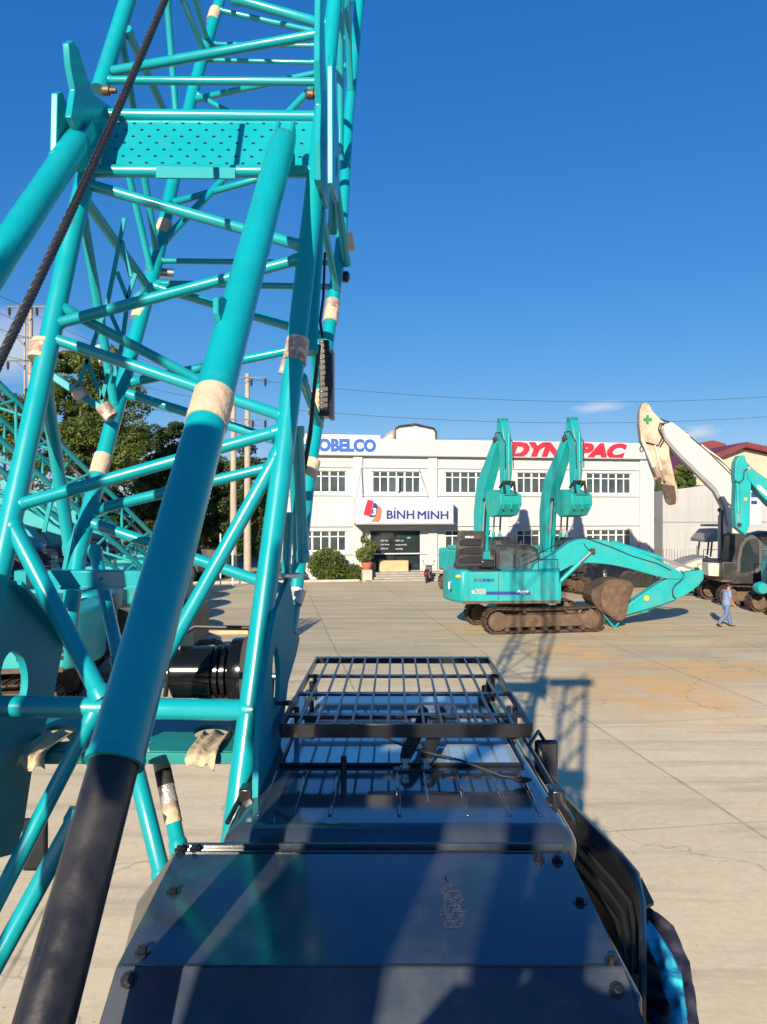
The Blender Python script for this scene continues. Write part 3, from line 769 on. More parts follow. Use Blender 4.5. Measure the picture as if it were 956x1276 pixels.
for q in ((224,1053),(243,1052),(672,1062),(695,1064)): bolt(q[0],q[1]+6,ze+.006,s=.85)
for q in ((216,1112),(178,1186),(723,1124),(763,1198)): bolt(*q,ze)
bolt(161,1221,ze-.018,(0,-.7,.7)); bolt(769,1234,ze-.03,(0,-.7,.7),.9)
# dusty footprint on the cover
fp=MB(); random.seed(4)
for i in range(2200):
    v=random.random(); u=random.uniform(-1,1)
    w=.034*(math.sin(math.pi*min(v*1.1+.08,1))**.5)*(1-.35*math.exp(-((v-.42)/.1)**2))
    if (int(v*22)%2 and random.random()<.6) or (math.sin(u*5+v*17)+math.sin(v*31-u*7))<-.5: continue
    x=.165+u*w+.012*math.sin(v*3); y=1.83+v*.27; a=random.uniform(.0008,.0028)
    fp.add([(x-a,y,ze+.0012),(x,y-a*.6,ze+.0012),(x+a,y,ze+.0012),(x,y+a*.6,ze+.0012)],[(0,1,2,3)])
m_fp=mk('dust_print',(.13,.135,.14),.8,var=.5,vscale=60)
fo=fp.build('dusty_footprint', m_fp, ec, smooth=False); fo['kind']='stuff'
# curved open side panel on the right of the cab
sp_=MB(); top=[]
tz=3.20
for q in ((700,985),(735,1022),(775,1061),(797,1087),(805,1125),(806,1165),(806,1215)):
    d=(H-tz)*F/(q[1]-CY); top.append(Vector(((q[0]-CX)*d/F,d,tz)))
vs=[];N=len(top);NV=8
for j in range(NV+1):
    for p in top: vs.append(p+Vector((-.05*(j/NV)**1.5,0,-1.0*j/NV)))
sp_.add(vs,[(j*N+i,j*N+i+1,(j+1)*N+i+1,(j+1)*N+i) for j in range(NV) for i in range(N-1)])
sd=sp_.build('side_door', M['black'], crane); s=sd.modifiers.new('t','SOLIDIFY'); s.thickness=.018
for k in range(3):
    MB().path([p+Vector((-.03-.02*k,0,-.10-.03*k)) for p in top[1:-1]],.008,8).build('door_seal', M['rubber'], sd)
cabside=MB(); cabside.b(.56,.60,1.75,2.6,1.4,3.24); cabside.build('cab_rear_pillar', M['cab'], cab, bevel=.03)
# olive mud flap and jacket hung on the door
def ZP(px,py,z):
    d=(H-z)*F/(py-CY); return Vector(((px-CX)*d/F,d,z))
MB().prism([ZP(799,1092,3.17),ZP(815,1124,3.17),ZP(799,1132,3.17)],(0,0,-.01)).build('flap', M['olive'], sd)

# jacket: two draped bands
def band(name, outer, inner, mat, parent, z0, z1, seed, amp=.012, label=None):
    random.seed(seed); N=len(outer); NU=10; vs=[]
    K=40
    def samp(lst,t):
        q=t*(len(lst)-1); i=min(int(q),len(lst)-2); f=q-i
        return (lst[i][0]*(1-f)+lst[i+1][0]*f, lst[i][1]*(1-f)+lst[i+1][1]*f)
    for j in range(K+1):
        for i in range(NU+1):
            t=j/K; u=i/NU
            a=samp(outer,t); b=samp(inner,t); px=a[0]*(1-u)+b[0]*u; py=a[1]*(1-u)+b[1]*u
            z=z0*(1-u)+z1*u+amp*math.sin(t*34+u*4+seed)+amp*.7*math.sin(t*13-u*6)+amp*1.6*math.sin(u*math.pi)
            d=(H-z)*F/(py-CY); vs.append(((px-CX)*d/F,d,z))
    m=MB(); m.add(vs,[(j*(NU+1)+i,j*(NU+1)+i+1,(j+1)*(NU+1)+i+1,(j+1)*(NU+1)+i) for j in range(K) for i in range(NU)])
    o=m.build(name, M[mat], parent, ang=80, label=label); s=o.modifiers.new('t','SOLIDIFY'); s.thickness=.006
    return o
jk=band('work_jacket',[(803,1124),(838,1155),(860,1200),(866,1245),(876,1310)],[(800,1130),(824,1168),(838,1205),(846,1250),(852,1310)],'navycloth',None,2.99,2.95,1,.007)
tag(jk,'navy and bright cyan jacket slung over the black side door of the near crane','jacket')
band('cyan_panel',[(809,1146),(834,1180),(849,1212),(855,1250),(868,1310)],[(800,1168),(818,1200),(824,1228),(836,1258),(822,1310)],'cyan',jk,2.998,2.985,2,.008)
band('lining',[(806,1140),(822,1185),(834,1215),(840,1262),(842,1310)],[(785,1140),(790,1180),(795,1225),(803,1262),(795,1310)],'navycloth',jk,2.93,2.90,3,.010)

# ---- the rest of the crane: deck, counterweight, added shadow casters, crawlers (below and behind us)
dk=MB(); dk.b(-1.9,.55,-3.0,2.6,1.25,1.6); dk.build('deck', M['machine'], crane, bevel=.02)
wk=MB(); wk.b(-.75,.75,-1.2,1.30,2.62,2.68); wk.build('catwalk', M['machine'], crane, bevel=.01)
eh=MB(); eh.b(-.7,.7,-2.4,1.25,1.6,2.6); eh.build('machinery_house', M['teal'], crane, bevel=.04)
cw=MB(); cw.b(-2.0,1.0,-4.1,-3.05,1.2,2.9); cw.build('counterweight', M['teal'], crane, bevel=.08)
for x in (-2.25,1.15):
    t_=MB(); pts=[]
    for k in range(48):
        a=2*math.pi*k/48; pts.append((math.cos(a),math.sin(a)))
    prof=[(-2.6+.5*math.cos(a),.52+.5*math.sin(a)) for a in [math.pi*(.5+i/12) for i in range(13)]]+[(3.6+.5*math.cos(a),.52+.5*math.sin(a)) for a in [math.pi*(-.5+i/12) for i in range(13)]]
    t_.prism([Vector((x-.4,y,z)) for y,z in prof],(.8,0,0))
    for i in range(30):
        y=-2.6+6.2*i/29; t_.b(x-.42,x+.42,y-.07,y+.07,1.0,1.06); t_.b(x-.42,x+.42,y-.07,y+.07,.0,.03)
    t_.build('crawler_track', M['track'], crane, bevel=.01)
MB().b(-2.0,.9,-.8,1.6,.5,1.25).build('carbody', M['machine'], crane, bevel=.03)
# unseen shadow casters behind us, added to shade the cover, backstop and boom
g=MB(); g.tube((-2.33,-.7,1.4),(-2.33,-.7,7.6),.065,14); g.build('added_shadow_pole', M['teal'], crane)
g=MB(); g.b(-1.02,-.66,-.75,-.50,1.6,4.72); g.build('added_shadow_post', M['teal'], crane, bevel=.03)
g=MB(); g.b(-1.46,-1.08,-.85,-.5,4.84,5.74); g.build('added_shadow_block', M['teal'], crane, bevel=.05)
g=MB(); g.b(-1.20,-.80,-.78,-.55,4.70,4.88); g.build('added_shadow_beam', M['teal'], crane, bevel=.02)
g=MB()
for x in (-1.28,-.78): g.tube((x,-2.0,2.9),(x,-2.0,8.8),.05,10)
for i in range(0,9,2): g.bar((-1.28,-2.0,5.0+i*.42),(-.78,-2.0,5.84+i*.42),.055,.055)
g.tube((-1.02,-2.0,2.9),(-1.05,-2.0,8.7),.018,8); g.tube((-1.60,-2.0,8.6),(-1.10,-2.0,6.0),.02,8)
g.b(-1.75,-.62,-2.08,-1.92,8.62,8.92); g.b(-1.30,-.72,-2.1,-1.9,5.75,6.05); g.build('added_shadow_mast', M['teal'], crane)  # unseen mast, added to throw the bar shadows on the yard
# ================================================================ EXCAVATORS
def track_mesh(L, r, w, y, n=44):
    """stadium of shoes around x axis, length L between wheel centres +2r, centre y"""
    h=L/2-r; per=2*math.pi*r+4*h; pts=[]
    def pos(s):
        s%=per
        if s<2*h: return (-h+s, 2*r, 0)
        s-=2*h
        if s<math.pi*r: a=s/r; return (h+r*math.sin(a), r+r*math.cos(a), -a)
        s-=math.pi*r
        if s<2*h: return (h-s, 0, math.pi)
        s-=2*h; a=s/r; return (-h-r*math.sin(a), r-r*math.cos(a), math.pi-a)
    m=MB()
    for i in range(n):
        x,z,a=pos(per*i/n); rot=Matrix.Rotation(-a if False else 0,3,'Y')
        # tangent angle
        x2,z2,_=pos(per*i/n+.02); an=math.atan2(z2-z,x2-x); rot=Matrix.Rotation(-an,3,'Y')
        nz=Vector((-(z2-z),0,(x2-x))).normalized()   # outward
        sag=-.05*math.sin(math.pi*(x+h)/(2*h)) if z>r*1.9 else 0
        c=Vector((x,y,z+sag)); m.box(c, (per/n*.86,w,.035), rot)
        m.box(c+nz*.025, (.03,w,.03), rot)
        m.box(c-nz*.055, (per/n*.98,w*.35,.07), rot)
    return m
def wheel(name, c, r, w, mat, parent):
    return MB().lathe(c,(0,1,0),[(-w/2,r*.25),(-w/2,r*.8),(-w*.45,r*.85),(-w*.4,r),(w*.4,r),(w*.45,r*.85),(w/2,r*.8),(w/2,r*.25)],18).build(name, mat, parent)
def rotz(mb, a, yaw_only=True):
    c,s=math.cos(a),math.sin(a)
    mb.v=[(x*c-y*s,x*s+y*c,z) for x,y,z in mb.v]; return mb
def cyl(root, a, b, r, y=0, split=.55, parent=None, bm=None):
    a=Vector((a[0],y,a[1])); b=Vector((b[0],y,b[1])); q=a.lerp(b,split)
    o=MB().tube(a,q,r,12).build('hydraulic_cylinder', bm, parent or root)
    MB().tube(q,b,r*.5,10).build('piston_rod', M['chrome'] if r>.045 else M['machine'], o) if (parent is None) else None
    if parent is not None:
        o2=MB().tube(q,b,r*.5,10).build('piston_rod', M['grey'], parent)
    return o

def excavator(label, loc, yaw, paint, boom_poly=None, arm_poly=None, bucket_poly=None, cyls=(), troll=0, tx=0, group=None,
              tail=-2.75, front=1.5, w=1.35, z0=1.12, z1=2.25, cabx=(.3,1.95), cabz=3.05, hood=False, cabmat='machine', bodymat=None,
              boom_w=.5, arm_w=.38, bucket_w=1.1, L=4.35, tr=.43, gauge=1.15, mouth=(0,), name='excavator', bucketmat='bucket', boommat=None, armmat=None, extra=None):
    e=empty(name, loc, yaw, label, 'excavator', group)
    B=M[bodymat] if bodymat else paint; BM=M[boommat] if boommat else paint; AM=M[armmat] if armmat else BM
    for s in (-1,1):
        t=track_mesh(L,tr,.58,s*gauge)
        t.v=[(x+tx,y,z) for x,y,z in t.v]; rotz(t,troll)
        to=t.build('crawler_track', M['track'], e, smooth=False)
        f=MB(); f.b(-L/2+.55+tx,L/2-.55+tx,s*gauge-.2,s*gauge+.2,.22,.66); rotz(f,troll); f.build('track_frame', M['mud'], to, bevel=.04)
        for x in (-L/2+tr+.02+tx, L/2-tr-.02+tx):
            f=MB(); f.lathe((x,s*gauge,tr),(0,1,0),[(-.22,.1),(-.22,.30),(-.2,.34),(.2,.34),(.22,.30),(.22,.1)],18); rotz(f,troll); f.build('track_wheel', M['mud'], to)
        for k in range(7):
            x=-L/2+.8+tx+(L-1.6)*k/6; f=MB().lathe((x,s*gauge,.16),(0,1,0),[(-.24,.03),(-.24,.09),(.24,.09),(.24,.03)],10); rotz(f,troll); f.build('track_roller', M['track'], to)
        for k in (.32,.68):
            x=-L/2+L*k+tx; f=MB().lathe((x,s*gauge,.78),(0,1,0),[(-.26,.02),(-.26,.06),(.2,.06)],8); rotz(f,troll); f.build('track_roller', M['track'], to)
    u=MB(); u.b(-.9+tx,.9+tx,-gauge,gauge,.38,.78); u.lathe((0,0,.7),(0,0,1),[(0,.72),(.36,.72)],24); rotz(u,troll); u.build('undercarriage', M['track'], e, bevel=.03)
    # house with rounded tail
    pl=[]; 
    for i in range(13):
        y=-w+2*w*i/12; pl.append((tail+.45*abs(y/w)**2.2, y))
    pl=[(front,-w),]+pl+[(front,w)]
    b=MB(); b.xy([(front,-w),(front,w)]+pl[1:-1][::-1], z0, z1)
    body=b.build('body', B, e, bevel=.06)
    cwm=MB(); cwm.xy([(tail+.75,w+.01),(tail+.75,-w-.01)]+[(x-.03,y*1.008) for x,y in pl[1:-1]], z0-.02, z1+.06)
    cwm.build('counterweight', B, body, bevel=.09)
    sk=MB(); sk.b(tail+.5,front+.02,-w-.012,w+.012,z0-.05,z0+.05); sk.build('skirt', M['mud'], body)
    for s in (-1,1):
        for x in (-.95,-.1,.62): 
            MB().b(x-.008,x+.008,s*(w+.002)-.004,s*(w+.002)+.004,z0+.08,z1-.05).build('panel_gap', M['machine'], body)
    top=MB(); top.b(tail+.7,-.75,-.95,.95,z1,z1+(.06 if hood else .22)); top.build('engine_deck', M['machine'] if hood else B, body, bevel=.05)
    mf=MB(); mf.tube((tail+1.1,.55,z1+.2),(tail+1.1,.55,z1+.55),.06,10); mf.build('exhaust', M['track'], body)
    # cab on the left side
    x0,x1=cabx; y0,y1=.25,w
    prof=[(x0,z0+.06),(x0+.02,cabz-.12),(x0+.15,cabz),(x1-.42,cabz),(x1-.22,cabz-.12),(x1,z0+1.0),(x1,z0+.06)]
    cb=MB(); cb.xz(prof,y0,y1); cab_=cb.build('cab', M[cabmat], e, bevel=.05)
    def gp(poly,y,th): return MB().xz(poly,y,y+th)
    for y,th in ((y0-.012,.014),(y1-.002,.014)):
        gp([(x0+.14,z1-.15),(x0+.16,cabz-.2),(x0+.66,cabz-.16),(x0+.66,z1-.15)],y,th).build('window_pane', M['cabglass'], cab_)
        gp([(x0+.78,z0+.35),(x0+.78,cabz-.16),(x1-.46,cabz-.16),(x1-.30,cabz-.26),(x1-.12,z0+1.02),(x1-.12,z0+.35)],y,th).build('window_pane', M['cabglass'], cab_)
    MB().prism([(x1-.245,y0+.08,cabz-.16),(x1-.245,y1-.08,cabz-.16),(x1-.02,y1-.08,z0+1.02),(x1-.02,y0+.08,z0+1.02)],(.02,0,.004)).build('windscreen', M['cabglass'], cab_)
    MB().b(x0-.012,x0+.002,y0+.12,y1-.12,z1+.05,cabz-.2).build('rear_window', M['cabglass'], cab_)
    if group is None or 'row' not in group:
        h=MB(); h.path([(front-.05,-w+.1,z1),(front-.05,-w+.1,z1+.42),(front-.75,-w+.1,z1+.42),(front-.75,-w+.1,z1)],.022,8); h.build('handrail', M['machine'], body)
    if boom_poly:
        bo=MB().xz(boom_poly,-boom_w/2,boom_w/2).build('boom', BM, e, bevel=.025)
    if arm_poly:
        ar=MB().xz(arm_poly,-arm_w/2,arm_w/2).build('arm', AM, e, bevel=.025)
    if bucket_poly:
        bk=MB(); n_=len(bucket_poly)
        for s in (-1,1): bk.xz(bucket_poly, s*bucket_w/2-.02, s*bucket_w/2+.02)
        for i in range(n_):
            if i in mouth: continue
            a=bucket_poly[i]; c=bucket_poly[(i+1)%n_]
            bk.bar((a[0],0,a[1]),(c[0],0,c[1]),bucket_w,.035,up=(0,0,1) if abs(c[0]-a[0])>abs(c[1]-a[1]) else (1,0,0))
        i=mouth[0]; a=bucket_poly[i]; c=bucket_poly[(i+1)%n_]; dx,dz=a[0]-bucket_poly[i-1][0],a[1]-bucket_poly[i-1][1]; LL=math.hypot(dx,dz)
        bkt=bk.build('bucket', M[bucketmat], e, bevel=.01)
        for k in range(5):
            y=-bucket_w/2+.1+(bucket_w-.2)*k/4
            MB().prism([(a[0],y-.05,a[1]+.03),(a[0],y+.05,a[1]+.03),(a[0],y+.05,a[1]-.04),(a[0],y-.05,a[1]-.04)],(dx/LL*.16,0,dz/LL*.16)).build('tooth', M['steel' if bucketmat!='bucket' else 'bucket'], bkt)
    for c_ in cyls:
        a,b2,r,y=c_[:4]; sp=c_[4] if len(c_)>4 else .55
        A=Vector((a[0],y,a[1])); Bq=Vector((b2[0],y,b2[1])); q=A.lerp(Bq,sp)
        o=MB().tube(A,q,r,12).build('hydraulic_cylinder', BM, e)
        MB().tube(q,Bq,r*.5,10).build('piston_rod', M['grey'], o)
        MB().lathe(Bq,(0,1,0),[(-.08,r*.4),(-.08,r*1.1),(.08,r*1.1),(.08,r*.4)],10).build('rod_eye', M['machine'], o)
    return e
def Tz3(x,y): return (690+x/4.78, 650+y/4.78)
def Tz2(x,y): return (540+x/2.298, 500+y/2.298)
def Tz1(x,y): return (540+x/5.975, 640+y/5.975)

# ---- E1: side on, folded down, in front of the building
loc1=(Frame((0,28.6,0),0).tr(643,700)[0],28.6,0); y1_=R(3.5)
F1=Frame(loc1,y1_)
def t1(lst,ly=0,f=Tz3): return [F1.tr(*f(x,y),ly) for x,y in lst]
boomp=t1([(-190,480-90),(-120,250),(-50,215),(10,178),(80,125),(130,105),(200,98),(300,110),(420,146),(560,205),(650,246),(705,280),(755,305),(775,325),(755,340),(660,338),(560,312),(440,278),(330,255),(230,245),(150,245),(90,262),(20,300),(-60,350),(-130,400)])
armp=t1([(770,300),(865,285),(882,295),(880,340),(850,380),(780,430),(720,460),(640,490),(520,525),(420,555),(398,545),(410,505),(480,455),(560,400),(650,345),(700,335)])
bkp=t1([(446,378),(425,352),(392,340),(350,336),(310,340),(270,358),(235,382),(208,402),(196,430),(203,462),(222,490),(262,520),(312,556),(350,576),(376,574),(398,558),(402,520),(412,470),(430,425)])
e1=excavator('teal excavator parked side on with raised black engine hood and mud-brown bucket folded in', loc1, y1_, M['teal_far'], boomp, armp, bkp,
  cyls=[(F1.tr(*Tz3(-60,430)),F1.tr(*Tz3(212,170)),.085,-.36,.72),(F1.tr(*Tz3(-60,430)),F1.tr(*Tz3(212,170)),.085,.36,.72),
        (F1.tr(*Tz3(345,122)),F1.tr(*Tz3(850,288)),.095,0,.58),(F1.tr(*Tz3(715,462)),F1.tr(*Tz3(390,580)),.075,0,.62)],
  troll=R(6), tx=.62, tail=-2.7, front=1.28, z0=1.13, z1=2.22, cabx=(-.72,1.1), cabz=3.08, hood=True, mouth=(18,), L=4.45, tr=.45)
bdy=[c for c in e1.children if c.name.startswith('body')][0]
def wall1(name, lst, mat, th=.012, parent=None, f=Tz1, ly=-1.365):
    return MB().xz([F1.tr(*f(x,y),ly) for x,y in lst], ly-th, ly).build(name, M[mat], parent or bdy)
# front tool box under the boom foot
MB().b(.95,1.34,-1.33,-.35,1.14,1.85).build('tool_box', M['teal_far'], bdy, bevel=.04)
# link between bucket and arm
lk=MB()
for s in (-.22,.22):
    lk.bar((*[F1.tr(*Tz3(245,505))[0]],s,F1.tr(*Tz3(245,505))[1]),(F1.tr(*Tz3(350,628))[0],s,F1.tr(*Tz3(350,628))[1]),.05,.12,up=(0,1,0))
    lk.bar((F1.tr(*Tz3(350,628))[0],s,F1.tr(*Tz3(350,628))[1]),(F1.tr(*Tz3(400,560))[0],s,F1.tr(*Tz3(400,560))[1]),.05,.12,up=(0,1,0))
lk.build('bucket_link', M['teal_far'], e1, bevel=.01)
MB().xz(t1([(436,390),(395,350),(345,352),(300,385),(285,430),(284,480),(300,520),(345,566),(378,566),(392,545),(400,490),(412,440)],-.6),-.60,-.575).build('cheek_plate',M['mud'],[c for c in e1.children if c.name.startswith('bucket')][0],bevel=.008)
# hoses over the boom, arm
def hose(pts, ly, r=.02, fr=F1, f=Tz3, par=None):
    return MB().path([(fr.tr(*f(x,y),ly)[0],ly,fr.tr(*f(x,y),ly)[1]) for x,y in pts], r, 8).build('hose', M['rubber'], par or e1)
hose([(755,290),(778,310),(765,345),(725,375),(708,405),(712,440),(728,458)],-.30)
hose([(200,100),(340,150),(470,205),(620,250),(700,290)],-.29,.016)
hose([(-180,230),(-60,175),(60,115),(150,95),(260,100)],-.28,.02)
hose([(180,130),(200,160),(212,172)],-.29,.014)
# raised hood leaning on the deck
hp=[F1.tr(*Tz1(x,y),-.7) for x,y in ((160,400),(180,140),(205,132),(385,132),(390,160),(362,395))]
hd=MB().xz(hp,-.72,-.64).build('engine_hood', M['machine'], bdy, bevel=.03)
for yy in (190,255,320):
    q=[F1.tr(*Tz1(x,y),-.72) for x,y in ((190,yy),(195,yy+48),(355,yy+48),(360,yy))]
    MB().xz(q,-.76,-.722).build('foam_panel', M['black'], hd, bevel=.03)
a=F1.tr(*Tz1(237,182),-.74); b_=F1.tr(*Tz1(300,166),-.74)
text_mesh('KOBELCO',a[0],b_[0],a[1],b_[1],M['whitepaint'],hd,y=-.77,thick=.005,offset=.02)
for x,z in ((-1.9,2.5),(-1.2,2.45),(-2.1,2.35)): MB().box((x,-.3,z),(.5,.8,.3)).build('engine', M['black'], bdy, bevel=.05)
# lettering on the flank
def t1text(body,x0,x1,y0,y1,mat,off=0,shear=0,ly=-1.365):
    a=F1.tr(*Tz1(x0,y1),ly); b=F1.tr(*Tz1(x1,y0),ly)
    text_mesh(body,a[0],b[0],a[1],b[1],M[mat],bdy,y=ly,thick=.006,offset=off,shear=shear)
wall1('stripe',[(395,580),(722,580),(722,604),(395,604)],'navy',.004)
t1text('SK',287,313,572,596,'whitepaint',.02); t1text('200',318,388,560,598,'whitepaint',.03); t1text('200',320,386,562,596,'red',.0,ly=-1.372)
t1text('Acera',622,708,566,588,'whitepaint',.02,.3); t1text('Geospec',645,692,590,600,'whitepaint',.0)
t1text('天北営建材',300,455,484,508,'navy',.01)
MB().ell((F1.tr(*Tz1(185,468),-1.2)[0],-1.27,F1.tr(*Tz1(185,468),-1.27)[1]),.10,.06,.07).build('decal', M['yellow'], bdy)
MB().lathe((F1.tr(*Tz3(553,455),-.19)[0],-.205,F1.tr(*Tz3(553,455),-.19)[1]),(0,1,0),[(-.001,.001),(-.001,.10),(.01,.10)],14).build('decal', M['yellow'], e1)
# name plate on the curved tail
tp=MB(); tp.box((-2.62,-.95,1.72),(.06,.55,.26),Matrix.Rotation(-.32,3,'Z')); tp.build('name_plate', M['whitepaint'], bdy, bevel=.02)

# ---- E2, E3: booms raised, facing us
def Tze(x,y): return (560+x/5.311,510+y/5.311)
def raised(label, px_foot, d, yaw, group, s=1.0, bx=0):
    X=(px_foot-CX)*d/F
    boomp=limb([(.15,1.6),(.20,4.3),(.52,5.75),(2.05,8.15)],[.26,.36,.42,.17])
    armp=[(2.10,9.10),(2.42,9.15),(2.62,8.75),(2.88,7.6),(2.84,6.4),(2.62,5.1),(2.38,5.1),(2.34,6.4),(2.30,7.6),(2.02,8.5)]
    bk=[(2.75,5.35),(3.05,5.25),(3.10,4.75),(2.7,4.2),(2.1,4.1),(1.75,4.35),(1.6,4.9),(1.75,5.35),(2.2,5.5)]
    e=excavator(label,(X,d,0),yaw,M['teal_far'],boomp,armp,bk,
      cyls=[((.7,1.5),(1.05,5.0),.09,-.33,.5),((.7,1.5),(1.05,5.0),.09,.33,.5),((.55,6.4),(2.1,8.95),.09,0,.6),((2.86,8.4),(2.88,5.9),.075,0,.6),((.75,1.6),(1.0,4.4),.11,.72,.55)],
      group=group, bucketmat='teal_bucket', boom_w=.62, arm_w=.46, bucket_w=1.25, mouth=(5,), tail=-2.7, front=1.5, cabx=(.2,1.8), cabz=3.0)
    lk=MB()
    for s in (-.32,.32): lk.bar((2.86,s,5.9),(3.0,s,5.2),.06,.12,up=(0,1,0)); lk.bar((2.86,s,5.9),(2.5,s,5.6),.06,.12,up=(0,1,0))
    lk.tube((2.86,-.36,5.9),(2.86,.36,5.9),.07,10); lk.tube((3.0,-.40,5.2),(3.0,.40,5.2),.08,10); lk.build('bucket_link',M['machine'],e)
    MB().tube((2.45,-.34,5.35),(2.45,.34,5.35),.12,12).build('pin',M['track'],e)
    MB().b(2.12,2.46,-.25,.25,9.0,9.24).build('arm_cap',M['teal_dark'],e,bevel=.03)
    MB().tube((2.1,-.42,8.15),(2.1,.42,8.15),.13,12).build('pin',M['track'],e)
    for s in (-.24,.24):
        MB().path([(.6,s,5.6),(1.3,s,7.2),(2.0,s,8.5),(2.4,s,8.5),(2.9,s,7.9),(2.92,s,6.6)],.03,6).build('hose',M['rubber'],e)
    pass
    for s in (-.5,0,.5): MB().b(3.02,3.12,s-.03,s+.03,4.5,5.2).build('bucket_rib',M['teal_far'],e)
    return e
M['teal_bucket']=mk('teal_bucket',(.006,.32,.30),.45,var=.2,vscale=3,dirt=(.12,.15,.12),dscale=3,dlo=.5,dhi=.7)
g2='excavators parked with booms raised before the office'
yw=R(-90+24)
raised('left one of the two teal excavators with raised booms, behind the black engine hood', 598, 42.0, yw, g2)
raised('right one of the two teal excavators with raised booms, under the red parapet letters', 680, 41.5, yw, g2)

# ---- E4: old long arm machine, rust and cream boom
def Tz4(x,y): return (760+x/3.99, 480+y/3.99)
d4=36.6; loc4=((948-CX)*d4/F,d4,0); F4=Frame(loc4,R(180-4))
t4=lambda lst,ly=0:[F4.tr(*Tz4(x,y),ly) for x,y in lst]
boom4=t4([(265,190),(300,188),(380,250),(480,335),(570,410),(612,470),(625,560),(625,700),(615,790),(570,790),(565,700),(560,610),(520,530),(430,440),(330,340),(270,270),(255,215)])
arm4=t4([(152,102),(160,93),(176,90),(188,98),(205,130),(235,163),(262,186),(275,215),(282,260),(290,350),(308,430),(316,470),(327,500),(333,560),(328,588),(300,597),(282,580),(268,530),(250,490),(222,455),(200,400),(178,330),(150,282),(140,200),(142,130)])
e4=excavator('excavator with long rust-stained cream boom and black cab, by the grey shed', loc4, R(176), M['creamclean'], boom4, arm4, None,
  cyls=[(F4.tr(*Tz4(152,270)),F4.tr(*Tz4(236,470)),.10,.30,.7),(F4.tr(*Tz4(215,300)),F4.tr(*Tz4(262,480)),.05,.30,.7),(F4.tr(*Tz4(560,385)),F4.tr(*Tz4(370,245)),.10,.1,.6),(F4.tr(*Tz4(560,880)),F4.tr(*Tz4(562,620)),.10,-.35,.9)],
  bodymat='machine', cabmat='machine', boommat='creamclean', armmat='cream', boom_w=.75, arm_w=.5, tx=0, z0=1.15, z1=2.05, cabx=(-.55,1.35), cabz=3.35, tail=-3.0, front=2.3, L=4.9, tr=.47, gauge=1.3)
def on4(name,lst,mat,ly,th=.03,par=None):
    return MB().xz(t4(lst,ly),ly,ly+th).build(name,M[mat],par or e4,bevel=.005)
on4('boom_underside',[(255,215),(270,270),(330,340),(430,440),(520,530),(560,610),(575,700),(590,700),(575,605),(535,515),(440,425),(340,325),(280,258),(268,222)],'grey',.375,.01)
on4('cab_door_frame',[(628,945),(634,860),(646,800),(668,765),(700,748),(738,748),(752,765),(756,860),(752,925),(700,945)],'darkgrey',1.37,.02)
on4('door_glass',[(648,932),(650,862),(662,806),(680,776),(704,762),(732,764),(741,782),(743,860),(740,906),(700,928)],'glass',1.39,.015)
on4('front_stack',[(556,745),(585,735),(612,735),(634,760),(630,880),(620,930),(560,930),(550,860)],'machine',.30,1.0)
on4('roof_gear',[(612,760),(660,742),(735,722),(790,760),(800,780),(620,785)],'machine',.2,1.1)
on4('sill',[(600,930),(900,930),(900,985),(600,985)],'machine',1.30,.10)
on4('tool_box',[(545,880),(630,880),(630,955),(540,955)],'machine',1.0,.2)
on4('front_tank',[(460,880),(535,880),(535,945),(462,940)],'creamclean',.2,.8)
# green cross on the arm (the mark the machine carries)
g_=[(175,150),(187,160),(200,148),(208,160),(200,170),(212,182),(200,192),(188,184),(176,194),(168,184),(176,172),(166,160)]
M['green']=mk('green_decal',(.01,.16,.06),.5)
on4('green_cross',[(180,148),(194,148),(194,163),(210,163),(210,180),(194,180),(194,195),(180,195),(180,180),(166,180),(166,163),(180,163)],'green',.25,.012)
hose4=lambda pts,ly,r=.035: MB().path([(F4.tr(*Tz4(x,y),ly)[0],ly,F4.tr(*Tz4(x,y),ly)[1]) for x,y in pts],r,8).build('hose',M['rubber'],e4)
hose4([(205,130),(240,165),(300,185),(340,225),(420,275)],.1); hose4([(300,190),(250,190),(242,220),(262,260),(240,300),(200,290),(150,275)],.3)
hose4([(295,185),(258,195),(250,230),(272,268),(250,305)],.36,.03); hose4([(380,245),(450,310),(540,365),(605,430)],.3,.03); hose4([(400,255),(500,340),(600,440)],.42,.02)
hose4([(560,620),(558,700),(560,800),(562,880)],.45,.05)
on4('band',[(214,458),(262,464),(263,470),(215,467)],'orange',.26,.02)
on4('arm_tip',[(255,490),(320,500),(332,560),(326,592),(300,597),(280,580)],'track',.255,.012)
loopm=MB(); loopm.path([(F4.tr(*Tz4(158+8*math.cos(t),318+14*math.sin(t)),.3)[0],.3,F4.tr(*Tz4(158+8*math.cos(t),318+14*math.sin(t)),.3)[1]) for t in [i*math.pi/6 for i in range(13)]],.03,6); loopm.build('shackle',M['machine'],e4)

# ---- E5: teal machine at the right edge, arm hanging upright
def Tz5(x,y): return (830+x/7.587,530+y/7.587)
d5=32.2; loc5=((1012-CX)*d5/F,d5,0); F5=Frame(loc5,R(180))
t5=lambda lst,ly=0:[F5.tr(*Tz5(x,y),ly) for x,y in lst]
boom5=t5([(740,420),(790,412),(960,535),(1200,720),(1300,900),(1320,1150),(1380,1300),(1280,1300),(1200,1100),(1120,900),(950,745),(860,650),(745,500)])
arm5=t5([(670,290),(720,285),(735,330),(765,440),(785,540),(775,740),(772,930),(735,1040),(700,1010),(640,960),(632,780),(640,560),(628,470),(638,350)])
e5=excavator('teal excavator cut by the right edge with its arm hanging straight down', loc5, R(180), M['teal_far'], boom5, arm5,
  None, cyls=[(F5.tr(*Tz5(735,340)),F5.tr(*Tz5(990,560)),.05,0,.2),(F5.tr(*Tz5(655,560)),F5.tr(*Tz5(668,940)),.08,.2,.7)], boom_w=.55, arm_w=.42, tail=-2.7, z0=1.12)
